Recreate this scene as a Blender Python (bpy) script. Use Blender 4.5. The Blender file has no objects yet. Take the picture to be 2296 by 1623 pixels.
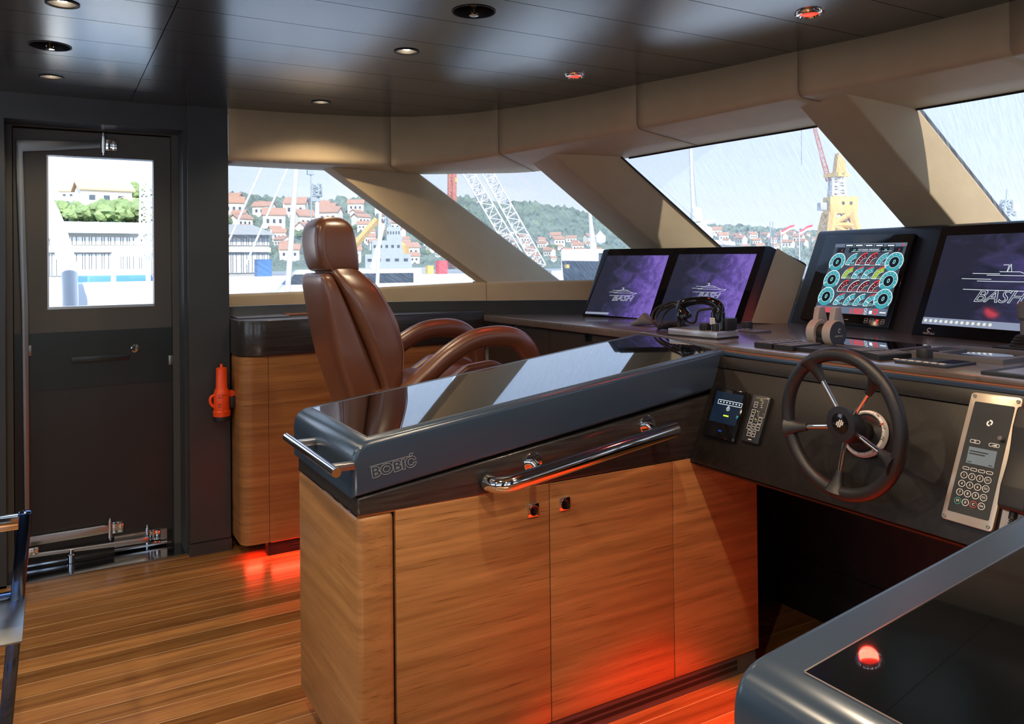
import bpy, bmesh, math, random
from mathutils import Vector as V, Matrix

# ---------------------------------------------------------------- camera, sky, sun, exposure
sc = bpy.context.scene
col = sc.collection
W_, H_ = 2296, 1623
FPX, PY = 1776.95, 576.57
YAW, PITCH, ROLL = 1.04458221, 0.00672538, 0.01044387
EYE = V((0, 0, 1.42))
_f = V((math.cos(YAW)*math.cos(PITCH), math.sin(YAW)*math.cos(PITCH), math.sin(PITCH)))
_r = V((math.sin(YAW), -math.cos(YAW), 0)); _d = -_r.cross(_f)
R_ = math.cos(ROLL)*_r + math.sin(ROLL)*_d
D_ = -math.sin(ROLL)*_r + math.cos(ROLL)*_d
cam = bpy.data.cameras.new('camera'); camo = bpy.data.objects.new('camera', cam); col.objects.link(camo)
cam.sensor_width = 36; cam.lens = FPX*36/W_
cam.shift_y = -(H_/2 - PY)/W_
cam.clip_start = .02; cam.clip_end = 4000
m = Matrix((R_, -D_, -_f)).transposed().to_4x4(); m.translation = EYE
camo.matrix_world = m; sc.camera = camo

wd = bpy.data.worlds.new('world'); sc.world = wd; wd.use_nodes = True
nt = wd.node_tree; nt.nodes.clear()
def N(t, ty, **kw):
    n = t.nodes.new(ty)
    for k, v in kw.items():
        if k in n.inputs: n.inputs[k].default_value = v
        else: setattr(n, k, v)
    return n
_tc = N(nt, 'ShaderNodeTexCoord'); _sx = N(nt, 'ShaderNodeSeparateXYZ')
nt.links.new(_tc.outputs['Generated'], _sx.inputs[0])
_rp = N(nt, 'ShaderNodeValToRGB'); nt.links.new(_sx.outputs['Z'], _rp.inputs[0])
e = _rp.color_ramp.elements
e[0].position = 0.0; e[0].color = (.86, .91, 1, 1); e[1].position = .85; e[1].color = (.20, .42, .85, 1)
k = e.new(.12); k.color = (.68, .79, .97, 1)
k = e.new(.35); k.color = (.46, .63, .93, 1)
_nz = N(nt, 'ShaderNodeTexNoise', Scale=2.2, Detail=6.0, Roughness=.6)
_mp = N(nt, 'ShaderNodeMapping'); _mp.inputs['Scale'].default_value = (1, 1, 3.0)
nt.links.new(_tc.outputs['Generated'], _mp.inputs[0]); nt.links.new(_mp.outputs[0], _nz.inputs[0])
_cr = N(nt, 'ShaderNodeValToRGB'); _cr.color_ramp.elements[0].position = .54; _cr.color_ramp.elements[1].position = .80
nt.links.new(_nz.outputs[0], _cr.inputs[0])
_mx = N(nt, 'ShaderNodeMix', data_type='RGBA'); _mx.inputs[7].default_value = (1, 1, 1, 1)
nt.links.new(_cr.outputs[0], _mx.inputs[0]); nt.links.new(_rp.outputs[0], _mx.inputs[6])
_bg = N(nt, 'ShaderNodeBackground', Strength=2.05); nt.links.new(_mx.outputs[2], _bg.inputs[0])
_wo = N(nt, 'ShaderNodeOutputWorld'); nt.links.new(_bg.outputs[0], _wo.inputs[0])

sun = bpy.data.lights.new('sun', 'SUN'); sun.energy = 10.0; sun.angle = .01; sun.color = (1, .95, .86)
suno = bpy.data.objects.new('sun', sun); col.objects.link(suno)
suno.rotation_euler = V((.125, .60, -.4365)).to_track_quat('-Z', 'Y').to_euler()
sc.view_settings.view_transform = 'Standard'; sc.view_settings.look = 'None'
sc.view_settings.gamma = 1; sc.view_settings.use_curve_mapping = False
sc.view_settings.exposure = 0.42
sc.cycles.use_denoising = True
sc.cycles.max_bounces = 10; sc.cycles.diffuse_bounces = 5; sc.cycles.glossy_bounces = 5
sc.cycles.transparent_max_bounces = 16; sc.cycles.sample_clamp_indirect = 6

# ---------------------------------------------------------------- materials
def principled(name):
    m = bpy.data.materials.new(name); m.use_nodes = True
    t = m.node_tree; return m, t, t.nodes['Principled BSDF']
def mat(name, c, rough=.5, metal=0, spec=.5, emit=None, es=1, coat=0, bump=0, bscale=200, mottled=0, mscale=6):
    m, t, b = principled(name)
    b.inputs['Base Color'].default_value = (*c, 1); b.inputs['Roughness'].default_value = rough
    b.inputs['Metallic'].default_value = metal; b.inputs['Specular IOR Level'].default_value = spec
    if coat: b.inputs['Coat Weight'].default_value = coat; b.inputs['Coat Roughness'].default_value = .22 if 'leather' in name else .03
    if emit: b.inputs['Emission Color'].default_value = (*emit, 1); b.inputs['Emission Strength'].default_value = es
    if bump or mottled:
        tc = N(t, 'ShaderNodeTexCoord')
    if bump:
        nz = N(t, 'ShaderNodeTexNoise', Scale=bscale, Detail=3.0); bp = N(t, 'ShaderNodeBump', Strength=bump, Distance=.002)
        t.links.new(tc.outputs['Object'], nz.inputs[0]); t.links.new(nz.outputs[0], bp.inputs['Height']); t.links.new(bp.outputs[0], b.inputs['Normal'])
    if mottled:
        nz = N(t, 'ShaderNodeTexNoise', Scale=mscale, Detail=5.0); rp = N(t, 'ShaderNodeValToRGB')
        rp.color_ramp.elements[0].position = .3; rp.color_ramp.elements[1].position = .7
        rp.color_ramp.elements[0].color = (*[x*(1-mottled) for x in c], 1); rp.color_ramp.elements[1].color = (*[min(1, x*(1+mottled)) for x in c], 1)
        t.links.new(tc.outputs['Object'], nz.inputs[0]); t.links.new(nz.outputs[0], rp.inputs[0]); t.links.new(rp.outputs[0], b.inputs['Base Color'])
    return m
def wood(name, dark, light, rough, stretch=(1.2, 30, 30), axis_scale=1.0, spec=.4, rot=0, plank=None, coat=0):
    m, t, b = principled(name)
    tc = N(t, 'ShaderNodeTexCoord'); mp = N(t, 'ShaderNodeMapping'); mp.inputs['Scale'].default_value = stretch
    mp.inputs['Rotation'].default_value = (0, rot, 0)
    t.links.new(tc.outputs['Object'], mp.inputs[0])
    src = mp.outputs[0]
    n1 = N(t, 'ShaderNodeTexNoise', Scale=1.6*axis_scale, Detail=7.0, Roughness=.62, Distortion=.35)
    t.links.new(src, n1.inputs[0])
    rp = N(t, 'ShaderNodeValToRGB'); rp.color_ramp.elements[0].position = .30; rp.color_ramp.elements[1].position = .72
    rp.color_ramp.elements[0].color = (*dark, 1); rp.color_ramp.elements[1].color = (*light, 1)
    t.links.new(n1.outputs[0], rp.inputs[0])
    # fine dark pores
    mp2 = N(t, 'ShaderNodeMapping'); mp2.inputs['Scale'].default_value = (stretch[0]*3, stretch[1]*6, stretch[2]*6); mp2.inputs['Rotation'].default_value = (0, rot, 0)
    t.links.new(tc.outputs['Object'], mp2.inputs[0])
    n2 = N(t, 'ShaderNodeTexNoise', Scale=2.0*axis_scale, Detail=3.0); t.links.new(mp2.outputs[0], n2.inputs[0])
    r2 = N(t, 'ShaderNodeValToRGB'); r2.color_ramp.elements[0].position = .27; r2.color_ramp.elements[1].position = .40
    r2.color_ramp.elements[0].color = (.55, .5, .45, 1); r2.color_ramp.elements[1].color = (1, 1, 1, 1)
    t.links.new(n2.outputs[0], r2.inputs[0])
    mu = N(t, 'ShaderNodeMix', data_type='RGBA', blend_type='MULTIPLY'); mu.inputs[0].default_value = 1
    t.links.new(rp.outputs[0], mu.inputs[6]); t.links.new(r2.outputs[0], mu.inputs[7])
    out = mu.outputs[2]
    if plank:
        pw, lw, lc = plank
        sp = N(t, 'ShaderNodeSeparateXYZ'); t.links.new(tc.outputs['Object'], sp.inputs[0])
        dv = N(t, 'ShaderNodeMath', operation='DIVIDE'); dv.inputs[1].default_value = pw; t.links.new(sp.outputs['Y'], dv.inputs[0])
        fl = N(t, 'ShaderNodeMath', operation='FLOOR'); t.links.new(dv.outputs[0], fl.inputs[0])
        fr = N(t, 'ShaderNodeMath', operation='FRACT'); t.links.new(dv.outputs[0], fr.inputs[0])
        wn = N(t, 'ShaderNodeTexWhiteNoise', noise_dimensions='1D'); t.links.new(fl.outputs[0], wn.inputs['W'])
        # shift the grain from plank to plank
        ad = N(t, 'ShaderNodeVectorMath', operation='ADD'); cb = N(t, 'ShaderNodeCombineXYZ')
        ms = N(t, 'ShaderNodeMath', operation='MULTIPLY'); ms.inputs[1].default_value = 37; t.links.new(wn.outputs[0], ms.inputs[0])
        t.links.new(ms.outputs[0], cb.inputs[0]); t.links.new(src, ad.inputs[0]); t.links.new(cb.outputs[0], ad.inputs[1])
        t.links.new(ad.outputs[0], n1.inputs[0])
        mr = N(t, 'ShaderNodeMapRange'); mr.inputs[3].default_value = .62; mr.inputs[4].default_value = 1.18; t.links.new(wn.outputs[0], mr.inputs[0])
        m3 = N(t, 'ShaderNodeMix', data_type='RGBA', blend_type='MULTIPLY'); m3.inputs[0].default_value = 1
        t.links.new(out, m3.inputs[6]); t.links.new(mr.outputs[0], m3.inputs[7])
        lt = N(t, 'ShaderNodeMath', operation='LESS_THAN'); lt.inputs[1].default_value = lw/pw; t.links.new(fr.outputs[0], lt.inputs[0])
        m4 = N(t, 'ShaderNodeMix', data_type='RGBA'); m4.inputs[7].default_value = (*lc, 1)
        t.links.new(lt.outputs[0], m4.inputs[0]); t.links.new(m3.outputs[2], m4.inputs[6]); out = m4.outputs[2]
    t.links.new(out, b.inputs['Base Color'])
    b.inputs['Roughness'].default_value = rough; b.inputs['Specular IOR Level'].default_value = spec
    if plank:
        rr = N(t, 'ShaderNodeMapRange'); rr.inputs[3].default_value = rough-.10; rr.inputs[4].default_value = rough+.10
        t.links.new(wn.outputs[0], rr.inputs[0]); t.links.new(rr.outputs[0], b.inputs['Roughness'])
    if coat: b.inputs['Coat Weight'].default_value = coat; b.inputs['Coat Roughness'].default_value = .12
    return m
M = {}
M['teak'] = wood('teak_veneer', (.235, .112, .038), (.47, .245, .088), .36, (1.0, 9, 22), 1.0, rot=.10)
M['teak_far'] = wood('teak_veneer_side', (.21, .088, .028), (.41, .19, .062), .35, (.8, 2, 26))
M['teak_end'] = wood('teak_veneer_end', (.235, .112, .038), (.43, .22, .08), .36, (4, 1.0, 22), 1.0)
M['teak_edge'] = mat('teak_lipping', (.26, .10, .035), .3)
M['floor'] = wood('teak_deck', (.18, .070, .018), (.46, .22, .062), .28, (.9, 16, 16), 1.2, spec=.5, plank=(.097, .0028, (.62, .42, .22)))
M['darkwood'] = wood('wenge_veneer', (.012, .011, .011), (.045, .042, .040), .34, (3, 60, 60), 1.0, coat=.35)
M['desk'] = wood('dark_desk_veneer', (.085, .068, .060), (.145, .118, .104), .27, (30, 2, 2), .6, spec=.8, coat=.6)
M['dash'] = wood('smoked_oak_panel', (.006, .005, .0045), (.016, .013, .012), .42, (2, 60, 60), .8)
M['wallblack'] = mat('dark_lacquer_wall', (.030, .036, .040), .34, spec=.5, mottled=.08)
M['doorframe'] = mat('dark_bronze_frame', (.066, .066, .064), .42)
M['doorgreen'] = mat('dark_teal_panel', (.010, .018, .020), .3)
M['doorlow'] = mat('black_door_skin', (.014, .015, .017), .38)
M['ceil'] = mat('satin_graphite_panel', (.23, .25, .26), .21, metal=.9, spec=.6)
M['black'] = mat('matt_black', (.008, .008, .009), .5)
M['blackgloss'] = mat('gloss_black', (.006, .006, .007), .08, spec=.6)
M['tan'] = mat('tan_leather_trim', (.52, .41, .265), .55, spec=.3, bump=.10, bscale=350, mottled=.05, mscale=9)
M['tanseam'] = mat('tan_trim_seam', (.20, .15, .09), .6)
M['graymetal'] = mat('blue_gray_lacquer', (.032, .058, .098), .25, metal=.15, spec=.7)
M['housing'] = mat('graphite_housing', (.018, .022, .028), .38, spec=.5)
M['tableglass'] = mat('black_chart_glass', (.004, .005, .006), .015, spec=1.0, coat=1.0)
M['screenglass'] = mat('black_screen_glass', (.006, .006, .008), .04, spec=.6)
M['chrome'] = mat('chrome', (.86, .86, .87), .06, metal=1)
M['steel'] = mat('brushed_steel', (.50, .50, .49), .28, metal=1)
M['steeldark'] = mat('dull_steel', (.30, .31, .31), .35, metal=1)
M['sillsteel'] = mat('polished_sill_steel', (.33, .36, .38), .13, metal=1)
M['bluechrome'] = mat('blue_tinted_chrome', (.10, .16, .32), .08, metal=1)
M['leather'] = mat('brown_leather', (.145, .050, .023), .32, spec=.8, coat=.25, bump=.12, bscale=420)
M['stitch'] = mat('leather_stitch', (.26, .12, .06), .7)
M['orange'] = mat('orange_plastic', (.85, .075, .008), .3)
M['whiteplastic'] = mat('white_plastic', (.75, .75, .73), .4)
M['grayplastic'] = mat('gray_plastic', (.12, .12, .13), .45)
M['aluminium'] = mat('champagne_aluminium', (.62, .53, .43), .35, metal=.7)
M['silver'] = mat('silver_box', (.62, .64, .67), .28, metal=.8)
M['wheelrim'] = mat('black_leather_rim', (.013, .014, .017), .38, spec=.5, bump=.2, bscale=900)
M['rubber'] = mat('black_rubber', (.012, .012, .013), .5)
M['throttle'] = mat('gray_lever', (.36, .34, .32), .4)
M['throttledisc'] = mat('slate_disc', (.05, .055, .065), .35)
M['copper'] = mat('copper_edge', (.30, .11, .05), .25)
M['warm'] = mat('warm_bulb', (1, .9, .7), .5, emit=(1, .80, .55), es=40)
M['redlens'] = mat('red_lens', (.5, .01, .01), .3, emit=(1, .03, .015), es=2.2)
M['redled'] = mat('red_led', (.5, .01, .01), .3, emit=(1, .03, .012), es=.55)
M['brass'] = mat('brass', (.55, .38, .14), .3, metal=1)
def emi(name, c, s=1): return mat(name, (.002, .002, .002), .3, emit=c, es=s)
M['g_white'] = emi('screen_white', (.85, .95, 1), .9); M['g_teal'] = emi('screen_teal', (.05, .36, .42), .75)
M['g_tealdim'] = emi('screen_teal_dark', (.03, .20, .26), .75)
M['g_bg'] = emi('screen_slate', (.040, .054, .078), 1.0); M['g_dark'] = emi('screen_black', (.002, .006, .010), 1)
M['g_red'] = emi('screen_red', (.75, .045, .045), .9); M['g_maroon'] = emi('screen_maroon', (.12, .006, .010), .9)
M['g_green'] = emi('screen_green', (.30, .47, .04), .8); M['g_bar'] = emi('screen_bar', (.13, .17, .24), .8)
M['g_cyan'] = emi('screen_cyan', (.35, .85, .9), .9); M['g_yellow'] = emi('screen_yellow', (.7, .9, .05), .9)
M['g_blue'] = emi('screen_blue', (.01, .04, .25), 1); M['g_navy'] = emi('screen_navy', (.003, .010, .022), 1)
M['g_task'] = emi('screen_taskbar', (.22, .26, .36), .9); M['g_icon'] = emi('screen_icon', (.65, .68, .6), .9)
M['inkglow'] = mat('brightened_print', (.70, .70, .66), .5, emit=(.9, .88, .82), es=.22)  # pale key print given a faint glow to look brighter
M['engraved'] = mat('engraved_gray', (.20, .24, .28), .35); M['ink'] = mat('pale_print', (.62, .62, .58), .5); M['inkgold'] = mat('gilt_print', (.62, .50, .36), .4)
M['inkgreen'] = mat('green_print', (.05, .42, .34), .5); M['inkred'] = mat('red_print', (.62, .08, .05), .5); M['inkblack'] = mat('black_print', (.01, .01, .01), .5)
M['lcd'] = mat('gray_lcd', (.13, .17, .20), .25, emit=(.10, .14, .17), es=.35)
def nebula(name):
    m, t, b = principled(name)
    tc = N(t, 'ShaderNodeTexCoord'); gr = N(t, 'ShaderNodeTexNoise', Scale=4.5, Detail=6.0, Roughness=.6, Distortion=1.2)
    t.links.new(tc.outputs['UV'], gr.inputs[0])
    sp = N(t, 'ShaderNodeSeparateXYZ'); t.links.new(tc.outputs['UV'], sp.inputs[0])
    a = N(t, 'ShaderNodeMath', operation='MULTIPLY_ADD'); a.inputs[1].default_value = .85; a.inputs[2].default_value = -.34
    t.links.new(sp.outputs['X'], a.inputs[0])
    s = N(t, 'ShaderNodeMath', operation='ADD'); t.links.new(a.outputs[0], s.inputs[0]); t.links.new(gr.outputs[0], s.inputs[1])
    rp = N(t, 'ShaderNodeValToRGB'); t.links.new(s.outputs[0], rp.inputs[0]); el = rp.color_ramp.elements
    el[0].position = .30; el[0].color = (.016, .018, .034, 1); el[1].position = 1.0; el[1].color = (.17, .11, .42, 1)
    x = el.new(.55); x.color = (.035, .034, .085, 1); x = el.new(.78); x.color = (.085, .055, .24, 1)
    wv = N(t, 'ShaderNodeTexWave', Scale=3.2, Distortion=9.0, Detail=3.0); wv.inputs['Detail Scale'].default_value = 1.6
    t.links.new(tc.outputs['UV'], wv.inputs[0])
    wr = N(t, 'ShaderNodeValToRGB'); wr.color_ramp.elements[0].position = .965; wr.color_ramp.elements[1].position = 1.0
    wr.color_ramp.elements[1].color = (.06, .05, .11, 1); t.links.new(wv.outputs[0], wr.inputs[0])
    mk = N(t, 'ShaderNodeMath', operation='GREATER_THAN'); mk.inputs[1].default_value = .66; t.links.new(s.outputs[0], mk.inputs[0])
    ad = N(t, 'ShaderNodeMix', data_type='RGBA', blend_type='ADD'); t.links.new(mk.outputs[0], ad.inputs[0])
    t.links.new(rp.outputs[0], ad.inputs[6]); t.links.new(wr.outputs[0], ad.inputs[7])
    t.links.new(ad.outputs[2], b.inputs['Emission Color']); b.inputs['Emission Strength'].default_value = .9
    b.inputs['Base Color'].default_value = (.004, .004, .006, 1); b.inputs['Roughness'].default_value = .05
    return m
M['nebula'] = nebula('purple_wallpaper')
def pane(name, clear, ang=None):
    m = bpy.data.materials.new(name); m.use_nodes = True; t = m.node_tree; t.nodes.clear()
    o = N(t, 'ShaderNodeOutputMaterial'); tr = N(t, 'ShaderNodeBsdfTransparent'); tr.inputs[0].default_value = (clear, clear, clear, 1)
    gl = N(t, 'ShaderNodeBsdfGlossy'); gl.inputs['Roughness'].default_value = .02
    m1 = N(t, 'ShaderNodeMixShader'); m1.inputs[0].default_value = .04
    t.links.new(tr.outputs[0], m1.inputs[1]); t.links.new(gl.outputs[0], m1.inputs[2]); last = m1
    if ang is not None:   # woven sun screen over the outside of the glass
        tc = N(t, 'ShaderNodeTexCoord'); m0 = N(t, 'ShaderNodeMapping'); m0.inputs['Rotation'].default_value = (0, 0, math.radians(-ang)); t.links.new(tc.outputs['UV'], m0.inputs[0])
        mp = N(t, 'ShaderNodeMapping'); mp.inputs['Scale'].default_value = (4.5, 95, 1); t.links.new(m0.outputs[0], mp.inputs[0])
        nz = N(t, 'ShaderNodeTexNoise', Scale=1.6, Detail=3.0, Roughness=.7); t.links.new(mp.outputs[0], nz.inputs[0])
        rp = N(t, 'ShaderNodeMapRange'); rp.inputs[1].default_value = .36; rp.inputs[2].default_value = .70; rp.inputs[3].default_value = .05; rp.inputs[4].default_value = .23
        t.links.new(nz.outputs[0], rp.inputs[0])
        tl = N(t, 'ShaderNodeBsdfTranslucent'); tl.inputs[0].default_value = (.70, .77, .83, 1)
        df = N(t, 'ShaderNodeBsdfDiffuse'); df.inputs[0].default_value = (.10, .10, .10, 1)
        ms = N(t, 'ShaderNodeAddShader'); t.links.new(tl.outputs[0], ms.inputs[0]); t.links.new(df.outputs[0], ms.inputs[1])
        m2 = N(t, 'ShaderNodeMixShader'); t.links.new(rp.outputs[0], m2.inputs[0]); t.links.new(m1.outputs[0], m2.inputs[1]); t.links.new(ms.outputs[0], m2.inputs[2]); last = m2
    t.links.new(last.outputs[0], o.inputs[0]); return m
M['pane'] = pane('screened_window_glass', .39, 76); M['pane_side'] = pane('screened_side_glass', .42, -33); M['clearpane'] = pane('clear_window_glass', 1.0)

# ---------------------------------------------------------------- helpers
def ray(px, py): return _f + (px-1148)/FPX*R_ + (py-PY)/FPX*D_
def on(px, py, **k):                      # point of the line of sight on a plane x=, y= or z=
    v = ray(px, py); a, c = next(iter(k.items())); i = 'xyz'.index(a)
    return EYE + v*((c-EYE[i])/v[i])
def onp(px, py, p, n):
    v = ray(px, py); return EYE + v*((V(p)-EYE).dot(n)/v.dot(n))
def far(px, py, dist):                    # a point outside, dist metres away over the ground
    v = ray(px, py); return EYE + v*(dist/math.hypot(v.x, v.y))
class Fr:
    def __init__(s, o, u, v, n=None):
        s.o = V(o); s.u = V(u).normalized(); s.v = V(v); s.v = (s.v - s.u*s.v.dot(s.u)).normalized(); s.n = s.u.cross(s.v) if n is None else V(n).normalized()
    def __call__(s, a, b, c=0): return s.o + s.u*a + s.v*b + s.n*c
    def inv(s, p): q = V(p)-s.o; return q.dot(s.u), q.dot(s.v), q.dot(s.n)
    def at(s, a, b, c=0): return Fr(s(a, b, c), s.u, s.v, s.n)
WF = Fr((0, 0, 0), (1, 0, 0), (0, 1, 0))
def rot(fr, ang):
    c, s = math.cos(ang), math.sin(ang); return Fr(fr.o, fr.u*c+fr.v*s, fr.v*c-fr.u*s, fr.n)
def worldloc(o):
    p = V((0, 0, 0))
    while o: p += V(o.location); o = o.parent
    return p
class MB:
    def __init__(s): s.bm = bmesh.new(); s.uv = None
    def face(s, pts, uv=None):
        vs = [s.bm.verts.new(p) for p in pts]
        f = s.bm.faces.new(vs)
        if uv:
            l = s.bm.loops.layers.uv.get('uv') or s.bm.loops.layers.uv.new('uv')
            for lo, c in zip(f.loops, uv): lo[l].uv = c
        return f
    def merge(s, b):
        me = bpy.data.meshes.new('tmp'); b.to_mesh(me); b.free(); s.bm.from_mesh(me); bpy.data.meshes.remove(me); return s
    def box(s, c, d, fr=WF, r=0, seg=2):   # centre c, size d in the frame
        b = bmesh.new(); bmesh.ops.create_cube(b, size=1)
        for v in b.verts: v.co = V((v.co.x*d[0], v.co.y*d[1], v.co.z*d[2]))
        if r: bmesh.ops.bevel(b, geom=b.edges[:], offset=r, segments=seg, profile=.5, affect='EDGES')
        for v in b.verts: v.co = fr(c[0]+v.co.x, c[1]+v.co.y, c[2]+v.co.z)
        return s.merge(b)
    def bx(s, x0, x1, y0, y1, z0, z1, r=0, seg=2): return s.box(((x0+x1)/2, (y0+y1)/2, (z0+z1)/2), (x1-x0, y1-y0, z1-z0), r=r, seg=seg)
    def prism(s, pts, ext, r=0, seg=3):    # closed outline swept along ext, its two rims rounded
        b = bmesh.new(); ext = V(ext)
        a = [b.verts.new(V(p)) for p in pts]; c = [b.verts.new(V(p)+ext) for p in pts]
        f1 = b.faces.new(a); f2 = b.faces.new(c[::-1])
        n = len(a)
        for i in range(n): b.faces.new((a[i], c[i], c[(i+1) % n], a[(i+1) % n]))
        bmesh.ops.recalc_face_normals(b, faces=b.faces[:])
        if r:
            es = list({e for f in (f1, f2) for e in f.edges})
            bmesh.ops.bevel(b, geom=es, offset=r, segments=seg, profile=.5, affect='EDGES', clamp_overlap=True)
        return s.merge(b)
    def tube(s, path, r, n=12, cap=True, closed=False, flat=1.0, upv=None):
        path = [V(p) for p in path]; k = len(path); rings = []
        rr = r if isinstance(r, (list, tuple)) else [r]*k
        up = None
        for i, p in enumerate(path):
            if closed: t = path[(i+1) % k]-path[i-1]
            else: t = path[min(i+1, k-1)]-path[max(i-1, 0)]
            t.normalize()
            if up is None:
                up = V(upv) if upv else (V((0, 0, 1)) if abs(t.z) < .9 else V((1, 0, 0)))
            up = (up - t*up.dot(t))
            if up.length < 1e-5: up = t.orthogonal()
            up.normalize(); sd = t.cross(up)
            rings.append([s.bm.verts.new(p + up*(rr[i]*math.sin(2*math.pi*j/n)) + sd*(rr[i]*flat*math.cos(2*math.pi*j/n))) for j in range(n)])
        for i in range(k if closed else k-1):
            A, B = rings[i], rings[(i+1) % k]
            for j in range(n): s.bm.faces.new((A[j], A[(j+1) % n], B[(j+1) % n], B[j]))
        if cap and not closed: s.bm.faces.new(rings[0][::-1]); s.bm.faces.new(rings[-1])
        return s
    def lathe(s, prof, fr=WF, n=32, a0=0, a1=2*math.pi):   # prof: (radius, height along fr.n)
        full = abs(a1-a0-2*math.pi) < 1e-6; cnt = n if full else n+1; rings = []
        for rad, h in prof:
            if rad < 1e-6: rings.append([s.bm.verts.new(fr(0, 0, h))])
            else: rings.append([s.bm.verts.new(fr(rad*math.cos(a0+(a1-a0)*j/n), rad*math.sin(a0+(a1-a0)*j/n), h)) for j in range(cnt)])
        for A, B in zip(rings, rings[1:]):
            for j in range(n):
                q = (j+1) % cnt
                if len(A) == 1 and len(B) == 1: continue
                if len(A) == 1: s.bm.faces.new((A[0], B[j], B[q]))
                elif len(B) == 1: s.bm.faces.new((A[j], A[q], B[0]))
                else: s.bm.faces.new((A[j], A[q], B[q], B[j]))
        return s
    def ring(s, fr, r0, r1, a0=0, a1=2*math.pi, n=24, c=0):  # flat annulus sector
        P = [(a0+(a1-a0)*j/n) for j in range(n+1)]
        for p, q in zip(P, P[1:]):
            s.face([fr(r0*math.cos(p), r0*math.sin(p), c), fr(r1*math.cos(p), r1*math.sin(p), c), fr(r1*math.cos(q), r1*math.sin(q), c), fr(r0*math.cos(q), r0*math.sin(q), c)])
        return s
    def disc(s, fr, r, n=24, c=0): s.face([fr(r*math.cos(2*math.pi*j/n), r*math.sin(2*math.pi*j/n), c) for j in range(n)]); return s
    def rect(s, fr, a0, a1, b0, b1, c=0, uv=False):
        s.face([fr(a0, b0, c), fr(a1, b0, c), fr(a1, b1, c), fr(a0, b1, c)], [(0, 0), (1, 0), (1, 1), (0, 1)] if uv else None); return s
    def frame(s, fr, a0, a1, b0, b1, w, c=0):
        s.rect(fr, a0, a1, b0, b0+w, c); s.rect(fr, a0, a1, b1-w, b1, c); s.rect(fr, a0, a0+w, b0+w, b1-w, c); s.rect(fr, a1-w, a1, b0+w, b1-w, c); return s
    def line(s, fr, p, q, w, c=0):
        d = (V((q[0]-p[0], q[1]-p[1], 0))); L = d.length
        if L < 1e-6: return s
        nx, ny = -d.y/L*w/2, d.x/L*w/2
        s.face([fr(p[0]+nx, p[1]+ny, c), fr(p[0]-nx, p[1]-ny, c), fr(q[0]-nx, q[1]-ny, c), fr(q[0]+nx, q[1]+ny, c)]); return s
    def mesh(s, name, smooth=True, fix=True):
        if fix: bmesh.ops.recalc_face_normals(s.bm, faces=s.bm.faces[:])
        me = bpy.data.meshes.new(name); s.bm.to_mesh(me); s.bm.free()
        if smooth:
            for p in me.polygons: p.use_smooth = True
            me.set_sharp_from_angle(angle=math.radians(32))
        return me
    def build(s, name, m, parent=None, smooth=True, sub=0, fix=True):
        me = s.mesh(name, smooth, fix); me.materials.append(M[m] if isinstance(m, str) else m)
        o = bpy.data.objects.new(name, me); col.objects.link(o)
        if parent:
            me.transform(Matrix.Translation(-worldloc(parent))); o.parent = parent
        else:
            vs = [v.co for v in me.vertices]
            c = V(((min(v.x for v in vs)+max(v.x for v in vs))/2, (min(v.y for v in vs)+max(v.y for v in vs))/2, min(v.z for v in vs)))
            me.transform(Matrix.Translation(-c)); o.location = c
        if sub:
            md = o.modifiers.new('smooth', 'SUBSURF'); md.levels = sub; md.render_levels = sub
        return o
def tag(o, label, cat, group=None, kind=None):
    o['label'] = label; o['category'] = cat
    if group: o['group'] = group
    if kind: o['kind'] = kind
    return o
def thing(name, label, cat, loc, group=None, kind=None):
    o = bpy.data.objects.new(name, None); o.empty_display_size = .1; col.objects.link(o); o.location = V(loc)
    return tag(o, label, cat, group, kind)
def dup(src, loc, label=None, rz=None, scale=None):
    r = src.copy(); col.objects.link(r); r.location = V(loc)
    if rz is not None: r.rotation_euler = (0, 0, rz)
    if scale is not None: r.scale = scale if isinstance(scale, tuple) else (scale,)*3
    if label: r['label'] = label
    def rec(a, b):
        for ch in [x for x in a.children]:
            if ch == b: continue
            c = ch.copy(); col.objects.link(c); c.parent = b; rec(ch, c)
    rec(src, r); return r
def loft(secs, fr, n=3.5, cnt=36):
    """soft body from level sections (height, back, front, half width) of super-ellipse outline"""
    mb = MB(); rings = []
    for z, x0, x1, hw in secs:
        a, c = (x1-x0)/2, (x0+x1)/2; r = []
        for i in range(cnt):
            w = 2*math.pi*i/cnt; cs, sn = math.cos(w), math.sin(w)
            r.append(mb.bm.verts.new(fr(c+a*math.copysign(abs(cs)**(2/n), cs), hw*math.copysign(abs(sn)**(2/n), sn), z)))
        rings.append(r)
    for A, B in zip(rings, rings[1:]):
        for i in range(cnt): mb.bm.faces.new((A[i], A[(i+1) % cnt], B[(i+1) % cnt], B[i]))
    mb.bm.faces.new(rings[0][::-1]); mb.bm.faces.new(rings[-1]); return mb
def dense(secs, k=5):
    P = [V((a, b, c)) for a, b, c, d in secs]; Q = [V((d, 0, 0)) for a, b, c, d in secs]
    return [(p.x, p.y, p.z, q.x) for p, q in zip(spline(P, k), spline(Q, k))]
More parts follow.
